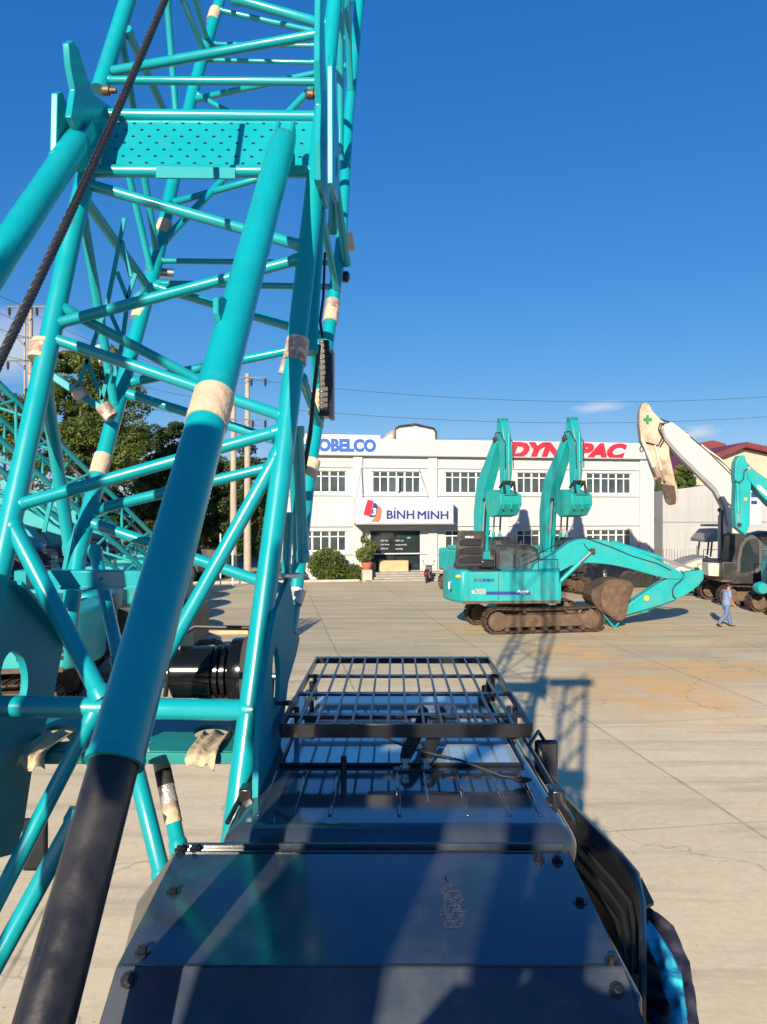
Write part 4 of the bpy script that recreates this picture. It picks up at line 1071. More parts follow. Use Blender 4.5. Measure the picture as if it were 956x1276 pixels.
MB().path([(F5.tr(*Tz5(x,y),.25)[0],.25,F5.tr(*Tz5(x,y),.25)[1]) for x,y in [(770,410),(740,430),(735,500),(700,545),(650,525)]],.025,8).build('hose',M['rubber'],e5)
a=F5.tr(*Tz5(860,565),.29); b_=F5.tr(*Tz5(985,670),.29)
o=MB().xz([F5.tr(*Tz5(x,y),.29) for x,y in ((865,565),(885,565),(975,650),(970,680),(945,665),(862,590))],.277,.29).build('name_plate',M['whitepaint'],e5)
MB().lathe((F5.tr(*Tz5(752,697),.22)[0],.225,F5.tr(*Tz5(752,697),.22)[1]),(0,1,0),[(-.01,.07),(.001,.07),(.001,.001)],12).build('decal',M['yellow'],e5)
# round teal tool at the machine's front, near the ground
MB().lathe((F5.tr(950,733)[0],-.4,F5.tr(950,733)[1]),(0,1,0),[(0,.05),(0,.22),(.3,.28),(.5,.22),(.5,.05)],16).build('bucket_curl', M['teal_far'], e5)

# ---- row of excavators on the left, tails towards the yard
boomr=limb([(.2,1.7),(1.6,3.4),(3.3,4.5),(5.6,5.2)],[.25,.42,.38,.2])
armr=limb([(5.9,5.9),(5.5,5.2),(4.9,3.6),(4.6,2.2)],[.14,.26,.22,.14])
bkr=[(4.2,1.9),(4.7,2.1),(5.0,1.6),(4.8,.9),(4.1,.6),(3.6,.9),(3.5,1.5)]
row='teal excavators lined up at the left edge with their tails to the yard'
proto=excavator('nearest teal excavator of the left row, its louvred side panel showing', (-9.0,16.6,0), R(180+9), M['teal_far'], boomr, armr, bkr,
   cyls=[((.9,1.4),(2.0,3.6),.09,-.33,.6),((.9,1.4),(2.0,3.6),.09,.33,.6),((2.4,4.7),(5.8,5.8),.09,0,.6),((5.2,5.4),(4.5,2.6),.07,0,.6)],
   group=row, bucketmat='teal_bucket', mouth=(6,))
for dz in (0,.09):
    for yy in (-.18,.02,.2): MB().path([(1.0,yy,3.2+dz+.0),(2.3,yy,4.45+dz),(3.5,yy,5.0+dz),(5.3,yy,5.38+dz)],.028,6).build('pipe',M['teal_far'],proto)
for yy in (-1.1,1.2): MB().path([(1.2,yy,2.25),(1.2,yy,2.75),(-.6,yy,2.75),(-.6,yy,2.25)],.025,6).build('handrail',M['machine'],proto)
pb=[c for c in proto.children if c.name.startswith('body')][0]
# louvre grid on its (our side) flank
lv=MB()
for j in range(6):
    for i in range(12):
        x=-2.26+i*.078; z=1.32+j*.135; lv.b(x,x+.05,1.358,1.366,z,z+.085)
lv.build('louvre', M['black'], pb, smooth=False)
MB().b(-2.6,-2.35,1.2,1.30,1.5,1.62).build('decal', M['yellow'], pb)
MB().b(-2.70,-2.66,-.2,.2,1.55,1.7).build('decal', M['yellow'], pb)
lr=['second','third','fourth','fifth','sixth','seventh']
sp=[(-9.9,20.1),(-10.5,23.6),(-11.1,27.1),(-11.7,30.7),(-12.3,34.4),(-12.9,38.2)]
for nme,(x,y) in zip(lr,sp):
    c_=copy_tree(proto); c_.location=(x+random.uniform(-.15,.15),y,0); c_.rotation_euler[2]=R(189+random.uniform(-2,2))
    c_['label']='%s teal excavator from the near end of the left row'%nme
# ---- small lattice crane parked at the near end of the row, boom leaning out to the left
ca=empty('lattice_crane',(-5.75,19.9,0),R(180),'dark based small crane, teal lattice boom slanting left behind the near boom','crane')
Ai=P(-42,495,14.0)-Vector((-5.75,19.9,0)); Bi=P(194,712,19)-Vector((-5.75,19.9,0)); Ai=Vector((-Ai.x,-Ai.y,Ai.z)); Bi=Vector((-Bi.x,-Bi.y,Bi.z))
dd_=(Ai-Bi).normalized(); e1=dd_.cross(Vector((0,0,1))).normalized(); e2=e1.cross(dd_).normalized(); Ll=(Ai-Bi).length
cb_=MB()
for a_,b_ in ((-1,-1),(1,-1),(1,1),(-1,1)): cb_.tube(Bi+e1*a_*.42+e2*b_*.42,Ai+e1*a_*.42+e2*b_*.42,.055,10)
cbo=cb_.build('boom',M['teal_far'],ca)
cs=[(-1,-1),(1,-1),(1,1),(-1,1)]; N_=11
for i in range(N_):
    for k in range(4):
        a_,b_=cs[k],cs[(k+1)%4]
        if i%2: a_,b_=b_,a_
        q0=Bi+dd_*(Ll*i/N_)+e1*a_[0]*.42+e2*a_[1]*.42; q1=Bi+dd_*(Ll*(i+1)/N_)+e1*b_[0]*.42+e2*b_[1]*.42
        MB().tube(q0,q1,.030,8).build('brace',M['teal_far'],cbo)
MB().tube(Bi+e2*.7,Ai+e2*.75,.02,6).build('cable',M['rubber'],ca)
MB().tube(Bi+e1*.2+e2*.62,Ai+e1*.2+e2*.62,.03,6).build('cable',M['grey'],ca)
MB().b(-1.0,.9,-.9,.9,1.0,2.0).build('body',M['machine'],ca,bevel=.06)
MB().b(-.6,.7,-.8,.8,2.0,2.75).build('winch_cover',M['teal_dark'],ca,bevel=.08)
for s in (-1,1):
    to=track_mesh(3.0,.42,.45,s*.85,34).build('crawler_track',M['track'],ca,smooth=False)
    MB().b(-1.0,1.0,s*.85-.15,s*.85+.15,.2,.65).build('track_frame',M['mud'],to,bevel=.03)

# ---- white paver with canopy behind the long arm machine
d6=41.0; loc6=((868-CX)*d6/F,d6,0); F6=Frame(loc6,R(180)); pv=empty('tracked_paver',loc6,R(180),'cream tracked machine with grey canopy and sloping hood behind the long cream boom','paver')
t6=lambda lst,ly=0:[F6.tr(*Tz5(x,y),ly) for x,y in lst]
k6=lambda x,y:(830+x/7.587,640+y/7.587)
q6=lambda lst,ly=0:[F6.tr(*k6(x,y),ly) for x,y in lst]
MB().xz(q6([(20,520),(110,465),(200,425),(330,400),(420,430),(485,455),(485,580),(420,585),(330,560),(40,560)]),-.9,.9).build('hood',M['creamclean'],pv,bevel=.05)
MB().xz(q6([(60,500),(130,450),(220,415),(330,392),(330,408),(220,432),(130,470)]),-.92,.92).build('hood_top',M['grey'],pv,bevel=.02)
MB().xz(q6([(305,235),(390,145),(530,140),(530,245),(310,265)]),-1.1,1.1).build('canopy',M['grey'],pv,bevel=.04)
for x in (375,465):
    a=q6([(x,262)])[0]; b2=q6([(x-15,400)])[0]
    for s in (-.8,.8): MB().tube((a[0],s,a[1]),(b2[0],s,b2[1]),.05,8).build('canopy_post',M['machine'],pv)
a=q6([(340,120)])[0]; b2=q6([(530,100)])[0]; MB().b(min(a[0],b2[0]),max(a[0],b2[0]),-.2,.3,a[1]+.0,a[1]+.12).build('beam',M['wood'],pv)
for s in (-1,1):
    t_=track_mesh(5.2,.5,.6,s*1.1,50); t_.v=[(x-.9,y,z) for x,y,z in t_.v]; to=t_.build('crawler_track',M['track'],pv,smooth=False)
    MB().b(-2.9,1.1,s*1.1-.2,s*1.1+.2,.2,.75).build('track_frame',M['mud'],to,bevel=.04)
# ================================================================ OFFICE BUILDING
OB=Vector((-4.1,49.2,0)); OY=R(10); FB=Frame(OB,OY)
off_=empty('office_building',OB,OY,'white two storey office with strip windows and flat parapet across the yard','building')
S0,S1,ZT=-2.4,23.3,9.12
ups=[(-1.6,1.75),(3.4,6.7),(8.3,11.6),(13.3,16.6),(18.3,21.7)]
U0,U1=5.62,7.02; L0,L1=1.82,3.12
ops=[(a,b,U0,U1) for a,b in ups]+[(a,b,L0,L1) for a,b in (ups[0],ups[2],ups[3],ups[4])]+[(3.30,6.62,.50,3.12)]
def wall_open(x0,x1,z0,z1,ops,reveal=.22):
    m=MB(); xs=sorted({x0,x1,*[o[0] for o in ops],*[o[1] for o in ops]}); zs=sorted({z0,z1,*[o[2] for o in ops],*[o[3] for o in ops]})
    for i in range(len(xs)-1):
        for j in range(len(zs)-1):
            cx=(xs[i]+xs[i+1])/2; cz=(zs[j]+zs[j+1])/2
            if any(o[0]<cx<o[1] and o[2]<cz<o[3] for o in ops): continue
            m.quad((xs[i],0,zs[j]),(xs[i+1],0,zs[j]),(xs[i+1],0,zs[j+1]),(xs[i],0,zs[j+1]))
    for a,b,c,d in ops:
        m.quad((a,0,c),(b,0,c),(b,reveal,c),(a,reveal,c)); m.quad((a,0,d),(b,0,d),(b,reveal,d),(a,reveal,d))
        m.quad((a,0,c),(a,0,d),(a,reveal,d),(a,reveal,c)); m.quad((b,0,c),(b,0,d),(b,reveal,d),(b,reveal,c))
    return m
w=wall_open(S0,S1,0,8.1,ops)
w.b(S0,S0+.25,.25,12,0,8.1); w.b(S1-.25,S1,.25,12,0,8.1); w.b(S0,S1,11.75,12,0,8.1); w.b(S0+.25,S1-.25,.25,11.7,7.9,8.1); w.b(S0+.25,S1-.25,.3,11.7,3.7,3.9)
w.b(S0+.25,S1-.25,5.0,5.1,0,7.9)
wall=w.build('wall',M['white'],off_,smooth=False)
pr=MB(); pr.b(S0-.05,S1+.05,-.32,.0,8.02,ZT); pr.b(S0-.05,S1+.05,.0,12.05,8.12,ZT-.02)
pr.build('parapet',M['white'],off_,bevel=.02)
MB().b(S0-.08,S1+.08,-.37,-.322,8.00,8.07).build('cornice_strip',M['corr'],off_)
led=MB()
for z in (5.45,1.62,7.28): led.b(S0,S1-.7,-.10,.001,z-.05,z+.04)
led.b(S0,S1-.7,-.12,.0,3.40,3.52)
led.build('ledge',M['white'],off_,bevel=.01)
for x in (2.45,7.45,12.4,17.4,22.75):
    wd_=.30 if x<22 else .52
    MB().b(x-wd_,x+wd_,-.16,.002,0,8.11).build('pilaster',M['white'],off_,bevel=.015)
for a,b in ups:
    MB().b(a-.75,a-.70,-.05,.001,5.5,7.22).build('pilaster_edge',M['white'],off_)
for a,b,c,d in ops[:-1]:
    fr=MB(); y=.12; t=.055
    fr.b(a,b,y,y+.06,c,c+t); fr.b(a,b,y,y+.06,d-t,d); zt=d-.36; fr.b(a+.01,b-.01,y,y+.06,zt-.03,zt+.03)
    for k in range(7):
        x=a+(b-a)*k/6; ww=.05 if k in (0,2,4,6) else .032
        x=min(max(x,a+ww),b-ww); fr.b(x-ww,x+ww,y+.001,y+.059,c+.01,d-.01)
    wn=fr.build('window',M['whiteframe'],off_,smooth=False)
    MB().b(a,b,y+.07,y+.085,c,d).build('pane',M['pane'],wn)
    random.seed(int(a*10)); cu=MB()
    for k in range(6):
        if random.random()<.4: x=a+(b-a)*k/6; cu.b(x+.08,x+.5,y+.11,y+.13,c+random.choice((0,0,.4)),d-.02)
    if cu.v: cu.build('curtain',M['roofgrey'],wn)
# a window leaf standing open
MB().box((5.1,-.12,6.2),(.05,.42,1.0)).build('open_casement',M['whiteframe'],off_,bevel=.005)
# glass entrance
a,b,c,d=ops[-1]
MB().b(a,b,.16,.2,c,d).build('entrance_glass',M['glass'],off_)
fr=MB()
for x in (a+.04,(a+b)/2,b-.04): fr.b(x-.04,x+.04,.10,.16,c,d)
fr.b(a,b,.10,.158,d-.07,d); door=fr.build('entrance_door',M['black'],off_)
# white lettering on the door glass
def tb(body,x0,x1,y0,y1,mat,par,ly,th=.006,off=0,shear=0,nm='lettering',f=None,bold=0):
    f=f or (lambda x,y:(440+x/6.829,610+y/6.829))
    A=FB.tr(*f(x0,y1),ly); B=FB.tr(*f(x1,y0),ly)
    return text_mesh(body,A[0],B[0],A[1],B[1],M[mat],par,nm,y=ly,thick=th,offset=off,shear=shear,bold=bold)
for body,x0,x1,y0,y1 in (('BINH MINH',243,342,372,388),('MÁY XÚC',238,300,426,441),('PHỤ TÙNG',238,308,461,476),('DỊCH VỤ',238,298,496,512),
                         ('MÁY LU',362,428,426,441),('PHÂN PHỐI',362,455,461,476),('CHO THUÊ',362,422,496,512),('24H',460,488,404,416)):
    tb(body,x0,x1,y0,y1,'whitepaint',door,.09)
# roof vent behind the parapet
rv=empty('roof_vent',OB+Matrix.Rotation(OY,3,'Z')@Vector((6.0,5.0,0)),OY,'pale humped roof monitor poking above the office parapet','roof vent')
FV=Frame(rv.location,OY)
f_=lambda x,y:(380+x/3.677,480+y/3.677)
pv_=[FV.tr(*f_(x,y)) for x,y in ((412,260),(412,200),(430,190),(505,180),(590,200),(600,215),(600,260))]
MB().xz(pv_,0,4).build('end_wall',M['roofgrey'],rv)
MB().path([(x,-.05,z) for x,z in pv_],.09,8).build('rim',M['machine'],rv)
MB().xz([(x*1.0,z) for x,z in [FV.tr(*f_(x,y)) for x,y in ((360,245),(412,205),(412,262))]],1,4).build('roof_slope',M['corr'],rv)
# steps
st=empty('entrance_steps',OB,OY,'grey stone steps below the glass office door','steps')
for k in range(4):
    MB().b(2.6+.0,7.9,-2.3+k*.38,0,.12*k,.12*k+.118).build('step',M['stone'],st,bevel=.01)
# canopy sign
sgn=empty('canopy_sign',OB,OY,'white canopy sign over the door reading BÌNH MINH with red, blue and orange emblem','sign')
LY=-1.55
f6=lambda x,y:(440+x/6.829,610+y/6.829)
A=FB.tr(*f6(30,295),LY); Bq=FB.tr(*f6(855,72),LY)
MB().b(A[0],Bq[0],LY,-.18,A[1]+.05,Bq[1]).build('sign_panel',M['signwhite'],sgn,bevel=.02)
MB().b(A[0]-.03,Bq[0]+.03,LY-.04,LY-.002,A[1]-.02,A[1]+.09).build('sign_edge',M['corr'],sgn)
MB().b(A[0]+.02,Bq[0]-.02,LY+.02,-.17,A[1]-.03,A[1]+.045).build('soffit',M['corr'],sgn)
tb('BINH',285,522,176,250,'navy',sgn,LY-.002,.02,0,0,f=f6,bold=.03); tb('MINH',548,812,182,253,'navy',sgn,LY-.002,.02,0,0,f=f6,bold=.03)
pg=lambda lst:[FB.tr(*f6(x,y),LY) for x,y in lst]
MB().xz(pg([(346,148),(358,150),(372,168),(362,168)]),LY-.022,LY-.001).build('grave_accent',M['navy'],sgn)
MB().xz(pg([(126,84),(176,98),(168,130),(160,175),(150,222),(128,224),(88,216),(104,150)]),LY-.02,LY-.001).build('emblem_red',M['red'],sgn)
MB().xz(pg([(175,112),(196,118),(214,140),(210,170),(196,215),(182,236),(140,236),(132,226),(152,220),(164,165)]),LY-.018,LY-.001).build('emblem_blue',M['navy'],sgn)
MB().xz(pg([(214,142),(234,148),(246,172),(240,230),(220,276),(152,272),(184,238),(204,195)]),LY-.02,LY-.001).build('emblem_orange',M['orange'],sgn)
tb('3',160,198,158,218,'whitepaint',sgn,LY-.02,.006,.02,.15,f=f6)
MB().path([(A[0]+.0,LY,Bq[1]),(A[0]+.5,-.2,Bq[1]+2.0)],.02,6).build('stay_rod',M['grey'],sgn)
MB().path([(Bq[0]-1.7,LY,Bq[1]),(Bq[0]-2.0,-.2,Bq[1]+2.0)],.02,6).build('stay_rod',M['grey'],sgn)
# parapet lettering
k1=empty('wall_lettering',OB,OY,'blue rounded capitals on the left of the office parapet','sign')
f7=lambda x,y:(380+x/3.677,480+y/3.677)
A=FB.tr(*f7(-40,318),-.33); Bq=FB.tr(*f7(345,228),-.33)
MB().b(A[0],Bq[0],-.345,-.325,A[1]+.02,Bq[1]-.02).build('panel',M['signwhite'],k1)
tb('KOBELCO',18,326,247,303,'blue',k1,-.347,.03,.055,0,f=f7)
k2=empty('wall_lettering',OB,OY,'bold slanted red capitals on the right of the office parapet','sign')
f8=lambda x,y:(600+x/3.677,520+y/3.677)
tb('DYNAPAC',118,667,120,186,'red',k2,-.323,.03,.02,.28,f=f8,bold=.05)
# kerb and planting strip before the wall
kb=MB(); kb.b(S0-8,2.3,-1.95,-1.8,0,.14); kb.b(8.3,S1,-1.95,-1.8,0,.14); o=kb.build('kerb',M['kerb'],None,bevel=.01); o.location=OB; o.rotation_euler[2]=OY; tag(o,kind='structure')
def bw(s,y,z=0): return OB+Matrix.Rotation(OY,3,'Z')@Vector((s,y,z))
# bushes, pots, hedge
def leafball(m, c, r, n, size, flat=1.0, up=.3):
    for _ in range(n):
        while True:
            v=Vector([random.uniform(-1,1) for _ in range(3)])
            if .25<v.length<1: break
        v=v.normalized()*(v.length**.4)*random.uniform(.8,1.05)
        p=Vector(c)+Vector((v.x*r[0],v.y*r[1],v.z*r[2]))
        a=Vector([random.gauss(0,1) for _ in range(3)]).normalized(); b=a.cross(Vector([random.gauss(0,1) for _ in range(3)])).normalized()
        s=size*random.uniform(.6,1.3); m.add([p-a*s,p+b*s*.45,p+a*s,p-b*s*.45],[(0,1,2,3)])
def bush(loc, r, n, size, label, group=None, mat='leaf', nm='hedge_bush', cat='bush'):
    e=empty(nm,loc,0,label,cat,group); m=MB(); leafball(m,(0,0,r[2]),r,n,size)
    m.build('foliage',M[mat],e,smooth=False)
    st_=MB()
    for k in range(4): st_.tube((.06*k-.1,0,0),(random.uniform(-.5,.5)*r[0],random.uniform(-.4,.4)*r[1],r[2]*1.2),.025,6)
    st_.build('stem',M['bark'],e); return e
random.seed(11)
bush(bw(.35,-1.0),(1.25,.9,1.05),3200,.10,'large round clipped bush at the office wall left of the entrance')
bush(bw(-2.2,-1.0),(1.0,.7,.6),1500,.10,'low hedge bush at the left end of the office wall')
bush(bw(2.0,-1.1),(.75,.55,.52),1100,.10,'small low bush between the round bush and the flower pot')
bush(bw(8.6,-1.3,.45),(.75,.5,.45),1000,.12,'bright green planter shrub right of the entrance steps',mat='leafbright')
pb_=MB().b(8.0,9.3,-1.7,-.9,0,.5).build('planter_box',M['kerb'],None,bevel=.02); pb_.location=OB; pb_.rotation_euler[2]=OY; tag(pb_,'grey concrete planter box right of the entrance steps','planter')
for nm_,s,lab in (('pot',2.75,'terracotta flower pot with a leafy shrub left of the steps'),):
    e=empty('potted_plant',bw(s,-2.0),OY,lab,'potted plant')
    MB().b(-.3,.3,-.3,.3,0,.75).build('plinth',M['kerb'],e,bevel=.02)
    MB().lathe((0,0,.75),(0,0,1),[(0,.22),(.05,.25),(.38,.36),(.45,.38),(.45,.3)],18).build('pot',M['terra'],e)
    m=MB(); leafball(m,(-.2,0,1.7),(.5,.45,.5),330,.13); leafball(m,(.25,0,2.1),(.4,.4,.5),240,.13); leafball(m,(-.1,0,2.7),(.3,.3,.35),90,.12); m.build('foliage',M['leaf'],e,smooth=False)
    MB().tube((0,0,1.1),(.05,0,2.2),.04,8).build('stem',M['bark'],e)
o=MB().b(-.95,.95,-.2,.2,0,.72).build('carton_bench',M['wood'],None,bevel=.02); o.location=bw(4.75,-.45,.48); o.rotation_euler[2]=OY; tag(o,'low tan wooden counter standing at the glass door','counter')
# scooter
scq=empty('scooter',bw(6.4,-3.1),OY+R(70),'dark red scooter parked at the foot of the office steps','scooter')
for x in (-.62,.62):
    w_=MB().lathe((x,0,.27),(0,1,0),[(-.05,.17),(-.05,.25),(0,.275),(.05,.25),(.05,.17)],20).build('wheel',M['rubber'],scq)
    MB().lathe((x,0,.27),(0,1,0),[(-.03,.02),(-.03,.17),(.03,.17),(.03,.02)],16).build('rim',M['grey'],w_)
MB().xz([(-.85,.62),(-.5,.78),(.0,.74),(.1,.45),(.35,.35),(.45,.5),(.38,.32),(.0,.22),(-.4,.3),(-.7,.45)],-.14,.14).build('body',M['bikered'],scq,bevel=.04)
MB().xz([(.3,.4),(.52,.98),(.62,1.0),(.68,.85),(.5,.4)],-.2,.2).build('front_shield',M['black'],scq,bevel=.04)
MB().xz([(-.75,.78),(-.3,.84),(.05,.78),(.0,.72),(-.7,.7)],-.13,.13).build('seat',M['rubber'],scq,bevel=.03)
MB().path([(.5,-.34,1.05),(.52,0,1.0),(.5,.34,1.05)],.018,8).build('handlebar',M['black'],scq)
for y in (-.3,.3): 
    MB().tube((.52,y,1.05),(.5,y*1.15,1.25),.008,6).build('mirror_stem',M['black'],scq); MB().ell((.5,y*1.2,1.28),.02,.06,.04,8,6).build('mirror',M['black'],scq)
MB().tube((.56,0,.95),(.62,0,.3),.035,8).build('fork',M['grey'],scq)
MB().lathe((.64,0,.9),(1,0,-.2),[(0,.05),(.05,.08),(.07,.07)],12).build('headlight',M['whitepaint'],scq)

# ---- sheds and halls on the right
def local_box(name,loc,yaw,label,cat): return empty(name,loc,yaw,label,cat)
ds=58.0; sx=(826-CX)*ds/F
sh=local_box('grey_shed',(sx,ds,0),R(3),'grey sheet metal shed with sloping roof beside the white office','shed')
FS=Frame((sx,ds,0),R(3)); q=lambda px,py:FS.tr(px,py)
pts=[(q(826,638)[0],0),(q(960,638)[0],0),(q(960,600)[0],q(960,603)[1]),(q(895,603)[0],q(895,603)[1]),(q(826,612)[0],q(826,612)[1])]
MB().xz(pts,0,9).build('wall',M['corr'],sh)
cr=MB(); x=pts[0][0]+.3
while x<pts[1][0]: cr.b(x-.02,x+.02,-.03,.0,0,6.0); x+=.9
cr.build('sheet_seam',M['corr'],sh)
MB().b(pts[0][0],pts[1][0],-.035,-.003,3.55,3.62).build('rail',M['grey'],sh)
MB().b(q(934,0)[0],q(948,0)[0],-.06,-.01,q(0,655)[1],q(0,608)[1]).build('notice_board',M['signwhite'],sh)
for a,b in ((612,619),(623,628)): MB().b(q(935.5,0)[0],q(943,0)[0],-.07,-.062,q(0,b)[1],q(0,a)[1]).build('notice_block',M['navy'],sh)
dh=78.0; hx=(900-CX)*dh/F; FH=Frame((hx,dh,0),R(2)); hq=lambda px,py:FH.tr(px,py)
hall=local_box('warehouse',(hx,dh,0),R(2),'beige clad warehouse with dark red roof edge behind the shed','warehouse')
x0,z0=hq(822,598); x1,z1=hq(924,559); x2,z2=hq(1080,592)
MB().xz([(x0,0),(x2,0),(x2,z2),(x1,z1),(x0,z0)],0,30).build('wall',M['beige'],hall)
rf=MB(); rf.bar((x0,14.5,z0+.3),(x1,14.5,z1+.35),31,.5,up=(0,0,1)); rf.bar((x1,14.5,z1+.35),(x2,14.5,z2+.3),31,.5,up=(0,0,1)); rf.build('roof',M['redroof'],hall)
x=x0+.5; cr=MB()
while x<x2: 
    zt=z0+(z1-z0)*(x-x0)/(x1-x0) if x<x1 else z1+(z2-z1)*(x-x1)/(x2-x1)
    cr.b(x-.04,x+.04,-.04,0,0,zt-.2); x+=1.2
cr.build('cladding_rib',M['beige'],hall)
hb=local_box('warehouse',((885-CX)*92/F,92,0),0,'dark red roofed hall rising behind the beige warehouse','warehouse')
FH2=Frame(hb.location,0); z_=lambda px,py:FH2.tr(px,py)
MB().xz([(z_(866,0)[0],0),(z_(905,0)[0],0),z_(905,553),z_(888,548.5),z_(866,553)],0,14).build('body',M['redroof'],hb)
MB().xz([(z_(850,0)[0],0),(z_(866,0)[0],0),z_(866,575),z_(850,577)],-1,0).build('wall',M['beige'],hb)
# site gate/fence between office and shed
fn=empty('yard_fence',(17.6,50.5,0),R(8),'thin grey mesh fence between the office corner and the shed','fence')
fm=MB()
for i in range(18): fm.b(i*.2-.012,i*.2+.012,-.01,.01,0,1.9)
fm.build('fence_bars',M['grey'],fn); 
for x in (0,3.4): MB().b(x-.04,x+.04,-.04,.04,0,2.1).build('post',M['grey'],fn)
# tarp heap behind the folded boom
random.seed(5)
tp=MB(); nu,nv=46,12; vs=[]
for j in range(nv+1):
    for i in range(nu+1):
        u=i/nu; v=j/nv; env=min(1,u*6,(1-u)*6)*math.sin(math.pi*min(v*1.0+.0,1))**.45
        z=(1.5+.3*math.sin(u*21)+.15*math.sin(u*43+v*5))*env*(1 if v>0 else 0)
        vs.append((u*5.2+random.uniform(-.06,.06), -1.2+v*2.6+random.uniform(-.06,.06), max(z+random.uniform(-.08,.08),0)))
tp.add(vs,[(j*(nu+1)+i,j*(nu+1)+i+1,(j+1)*(nu+1)+i+1,(j+1)*(nu+1)+i) for j in range(nv) for i in range(nu)])
o=tp.build('tarpaulin_heap',M['tarp'],None); o.location=((718-CX)*45.5/F,46,0); o.rotation_euler[2]=R(8); tag(o,'long heap under crumpled black plastic sheet against the office wall','tarp')
tyres=[]
for i,(px,lab) in enumerate(((782,'leftmost'),(793,'middle'),(804,'rightmost'))):
    o=MB().lathe((0,0,0),(0,1,.25),[(-.12,.28),(-.14,.42),(-.08,.50),(.08,.50),(.14,.42),(.12,.28)],22).build('old_tyre',M['rubber'],None)
    o.location=((px-CX)*43.8/F,43.8,.5); tag(o,'%s of the old tyres leaning at the right end of the black sheeted heap'%lab,'tyre','old tyres by the sheeted heap')

# ================================================================ TREES, POLES, WIRES
def tree(label, loc, trunk_h, crown, n, size, seed, mat='leaf', group=None, tr=.28, lean=0, gapk=26):
    """crown: list of (dx,dy,z,rx,ry,rz) lobes filled with leaf clumps"""
    random.seed(seed); e=empty('broadleaf_tree',loc,0,label,'tree',group)
    t=MB(); topz=max(c[2] for c in crown); t.path([(0,0,0),(lean*.3,0,trunk_h*.4),(lean*.6,.1,trunk_h),(lean,.1,topz)],[tr,tr*.8,tr*.62,tr*.2],10)
    tk=t.build('trunk',M['bark'],e)
    lm=MB(); m=MB()
    tot=sum(c[3]*c[4]*c[5] for c in crown)**1.0
    for c in crown:
        c0=Vector(c[:3]); lm.path([(lean*.55,.05,trunk_h*random.uniform(.75,1.0)),(c0.x*.5,c0.y*.5,(trunk_h+c0.z)/2+.2),c0+Vector((0,0,c[5]*.3))],[tr*.45,tr*.28,tr*.06],7)
        k=max(6,int(gapk*(c[3]*c[4]*c[5]/tot)*len(crown)**.0*3))
        for _ in range(k):
            v=Vector([random.gauss(0,1) for _ in range(3)]).normalized()*random.uniform(.45,1.05)
            cc=c0+Vector((v.x*c[3],v.y*c[4],v.z*c[5])); r=random.uniform(.22,.42)*min(c[3],c[5])
            leafball(m,cc,(r*1.25,r*1.25,r*.8),int(n/(3*gapk)),size)
            if random.random()<.5: lm.tube(c0,cc,tr*.07,5)
    m.build('crown',M[mat],e,smooth=False); lm.build('limb',M['bark'],tk)
    return e
def atp(px,d): return ((px-CX)*d/F,d,0)
def lob(px,py,rpx,rpy,d,x0,dy=0):
    s=d/F; return ((px-x0)*s,dy,H+(CY-py)*s,rpx*s,rpx*s*.8,rpy*s)
d=46
tree('large tree with yellow-green sunlit crown behind the lattice boom at the left', atp(108,d),5.2,[lob(112,470,52,34,d,108),lob(75,500,48,36,d,108,1),lob(150,515,40,42,d,108),lob(120,560,62,40,d,108,-.5),lob(165,570,34,36,d,108),lob(95,445,28,18,d,108)],51000,.125,21,'leaf',tr=.34,gapk=42)
d=44
tree('round leafy tree cut by the left edge under the power pole', atp(20,d),3.6,[lob(28,530,46,36,d,20),lob(-30,520,60,50,d,20),lob(60,560,30,40,d,20)],22500,.125,22,'leaf',tr=.25,gapk=30)
d=58
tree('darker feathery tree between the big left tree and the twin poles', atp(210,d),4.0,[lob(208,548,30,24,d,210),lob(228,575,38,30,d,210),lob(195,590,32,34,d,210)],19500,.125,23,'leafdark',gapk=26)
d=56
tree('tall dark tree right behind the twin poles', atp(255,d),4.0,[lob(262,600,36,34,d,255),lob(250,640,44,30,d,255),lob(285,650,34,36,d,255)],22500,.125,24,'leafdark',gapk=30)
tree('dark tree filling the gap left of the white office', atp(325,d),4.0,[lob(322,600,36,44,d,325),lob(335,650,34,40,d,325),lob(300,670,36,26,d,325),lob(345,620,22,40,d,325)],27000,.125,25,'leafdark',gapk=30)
d=52
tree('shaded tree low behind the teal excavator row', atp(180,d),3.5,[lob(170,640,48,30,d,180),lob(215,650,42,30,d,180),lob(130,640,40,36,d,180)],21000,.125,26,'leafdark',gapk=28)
d=60
tree('bushy tree between the office corner and the grey shed', atp(835,d),3.5,[lob(832,625,20,34,d,835),lob(850,600,24,18,d,835),lob(828,665,16,30,d,835)],19500,.125,27,'leaf',gapk=24)
# far tree line
random.seed(31); m=MB()
for i in range(420):
    px=random.uniform(-140,372); dd=random.uniform(66,86); hpx=random.uniform(0,1)
    top=CY-random.uniform(10,58); py=random.uniform(top,690)
    c_=P(px,py,dd); leafball(m,c_,(2.0,2.0,1.5),46,.30)
for i in range(120):
    px=random.uniform(800,1010); dd=random.uniform(100,115); py=random.uniform(625,700)
    leafball(m,P(px,py,dd),(2.4,2.4,1.8),36,.36)
o=m.build('distant_trees',M['leafdark'],None,smooth=False); tag(o,'dark mass of distant trees closing the yard behind the poles','trees',kind='stuff')

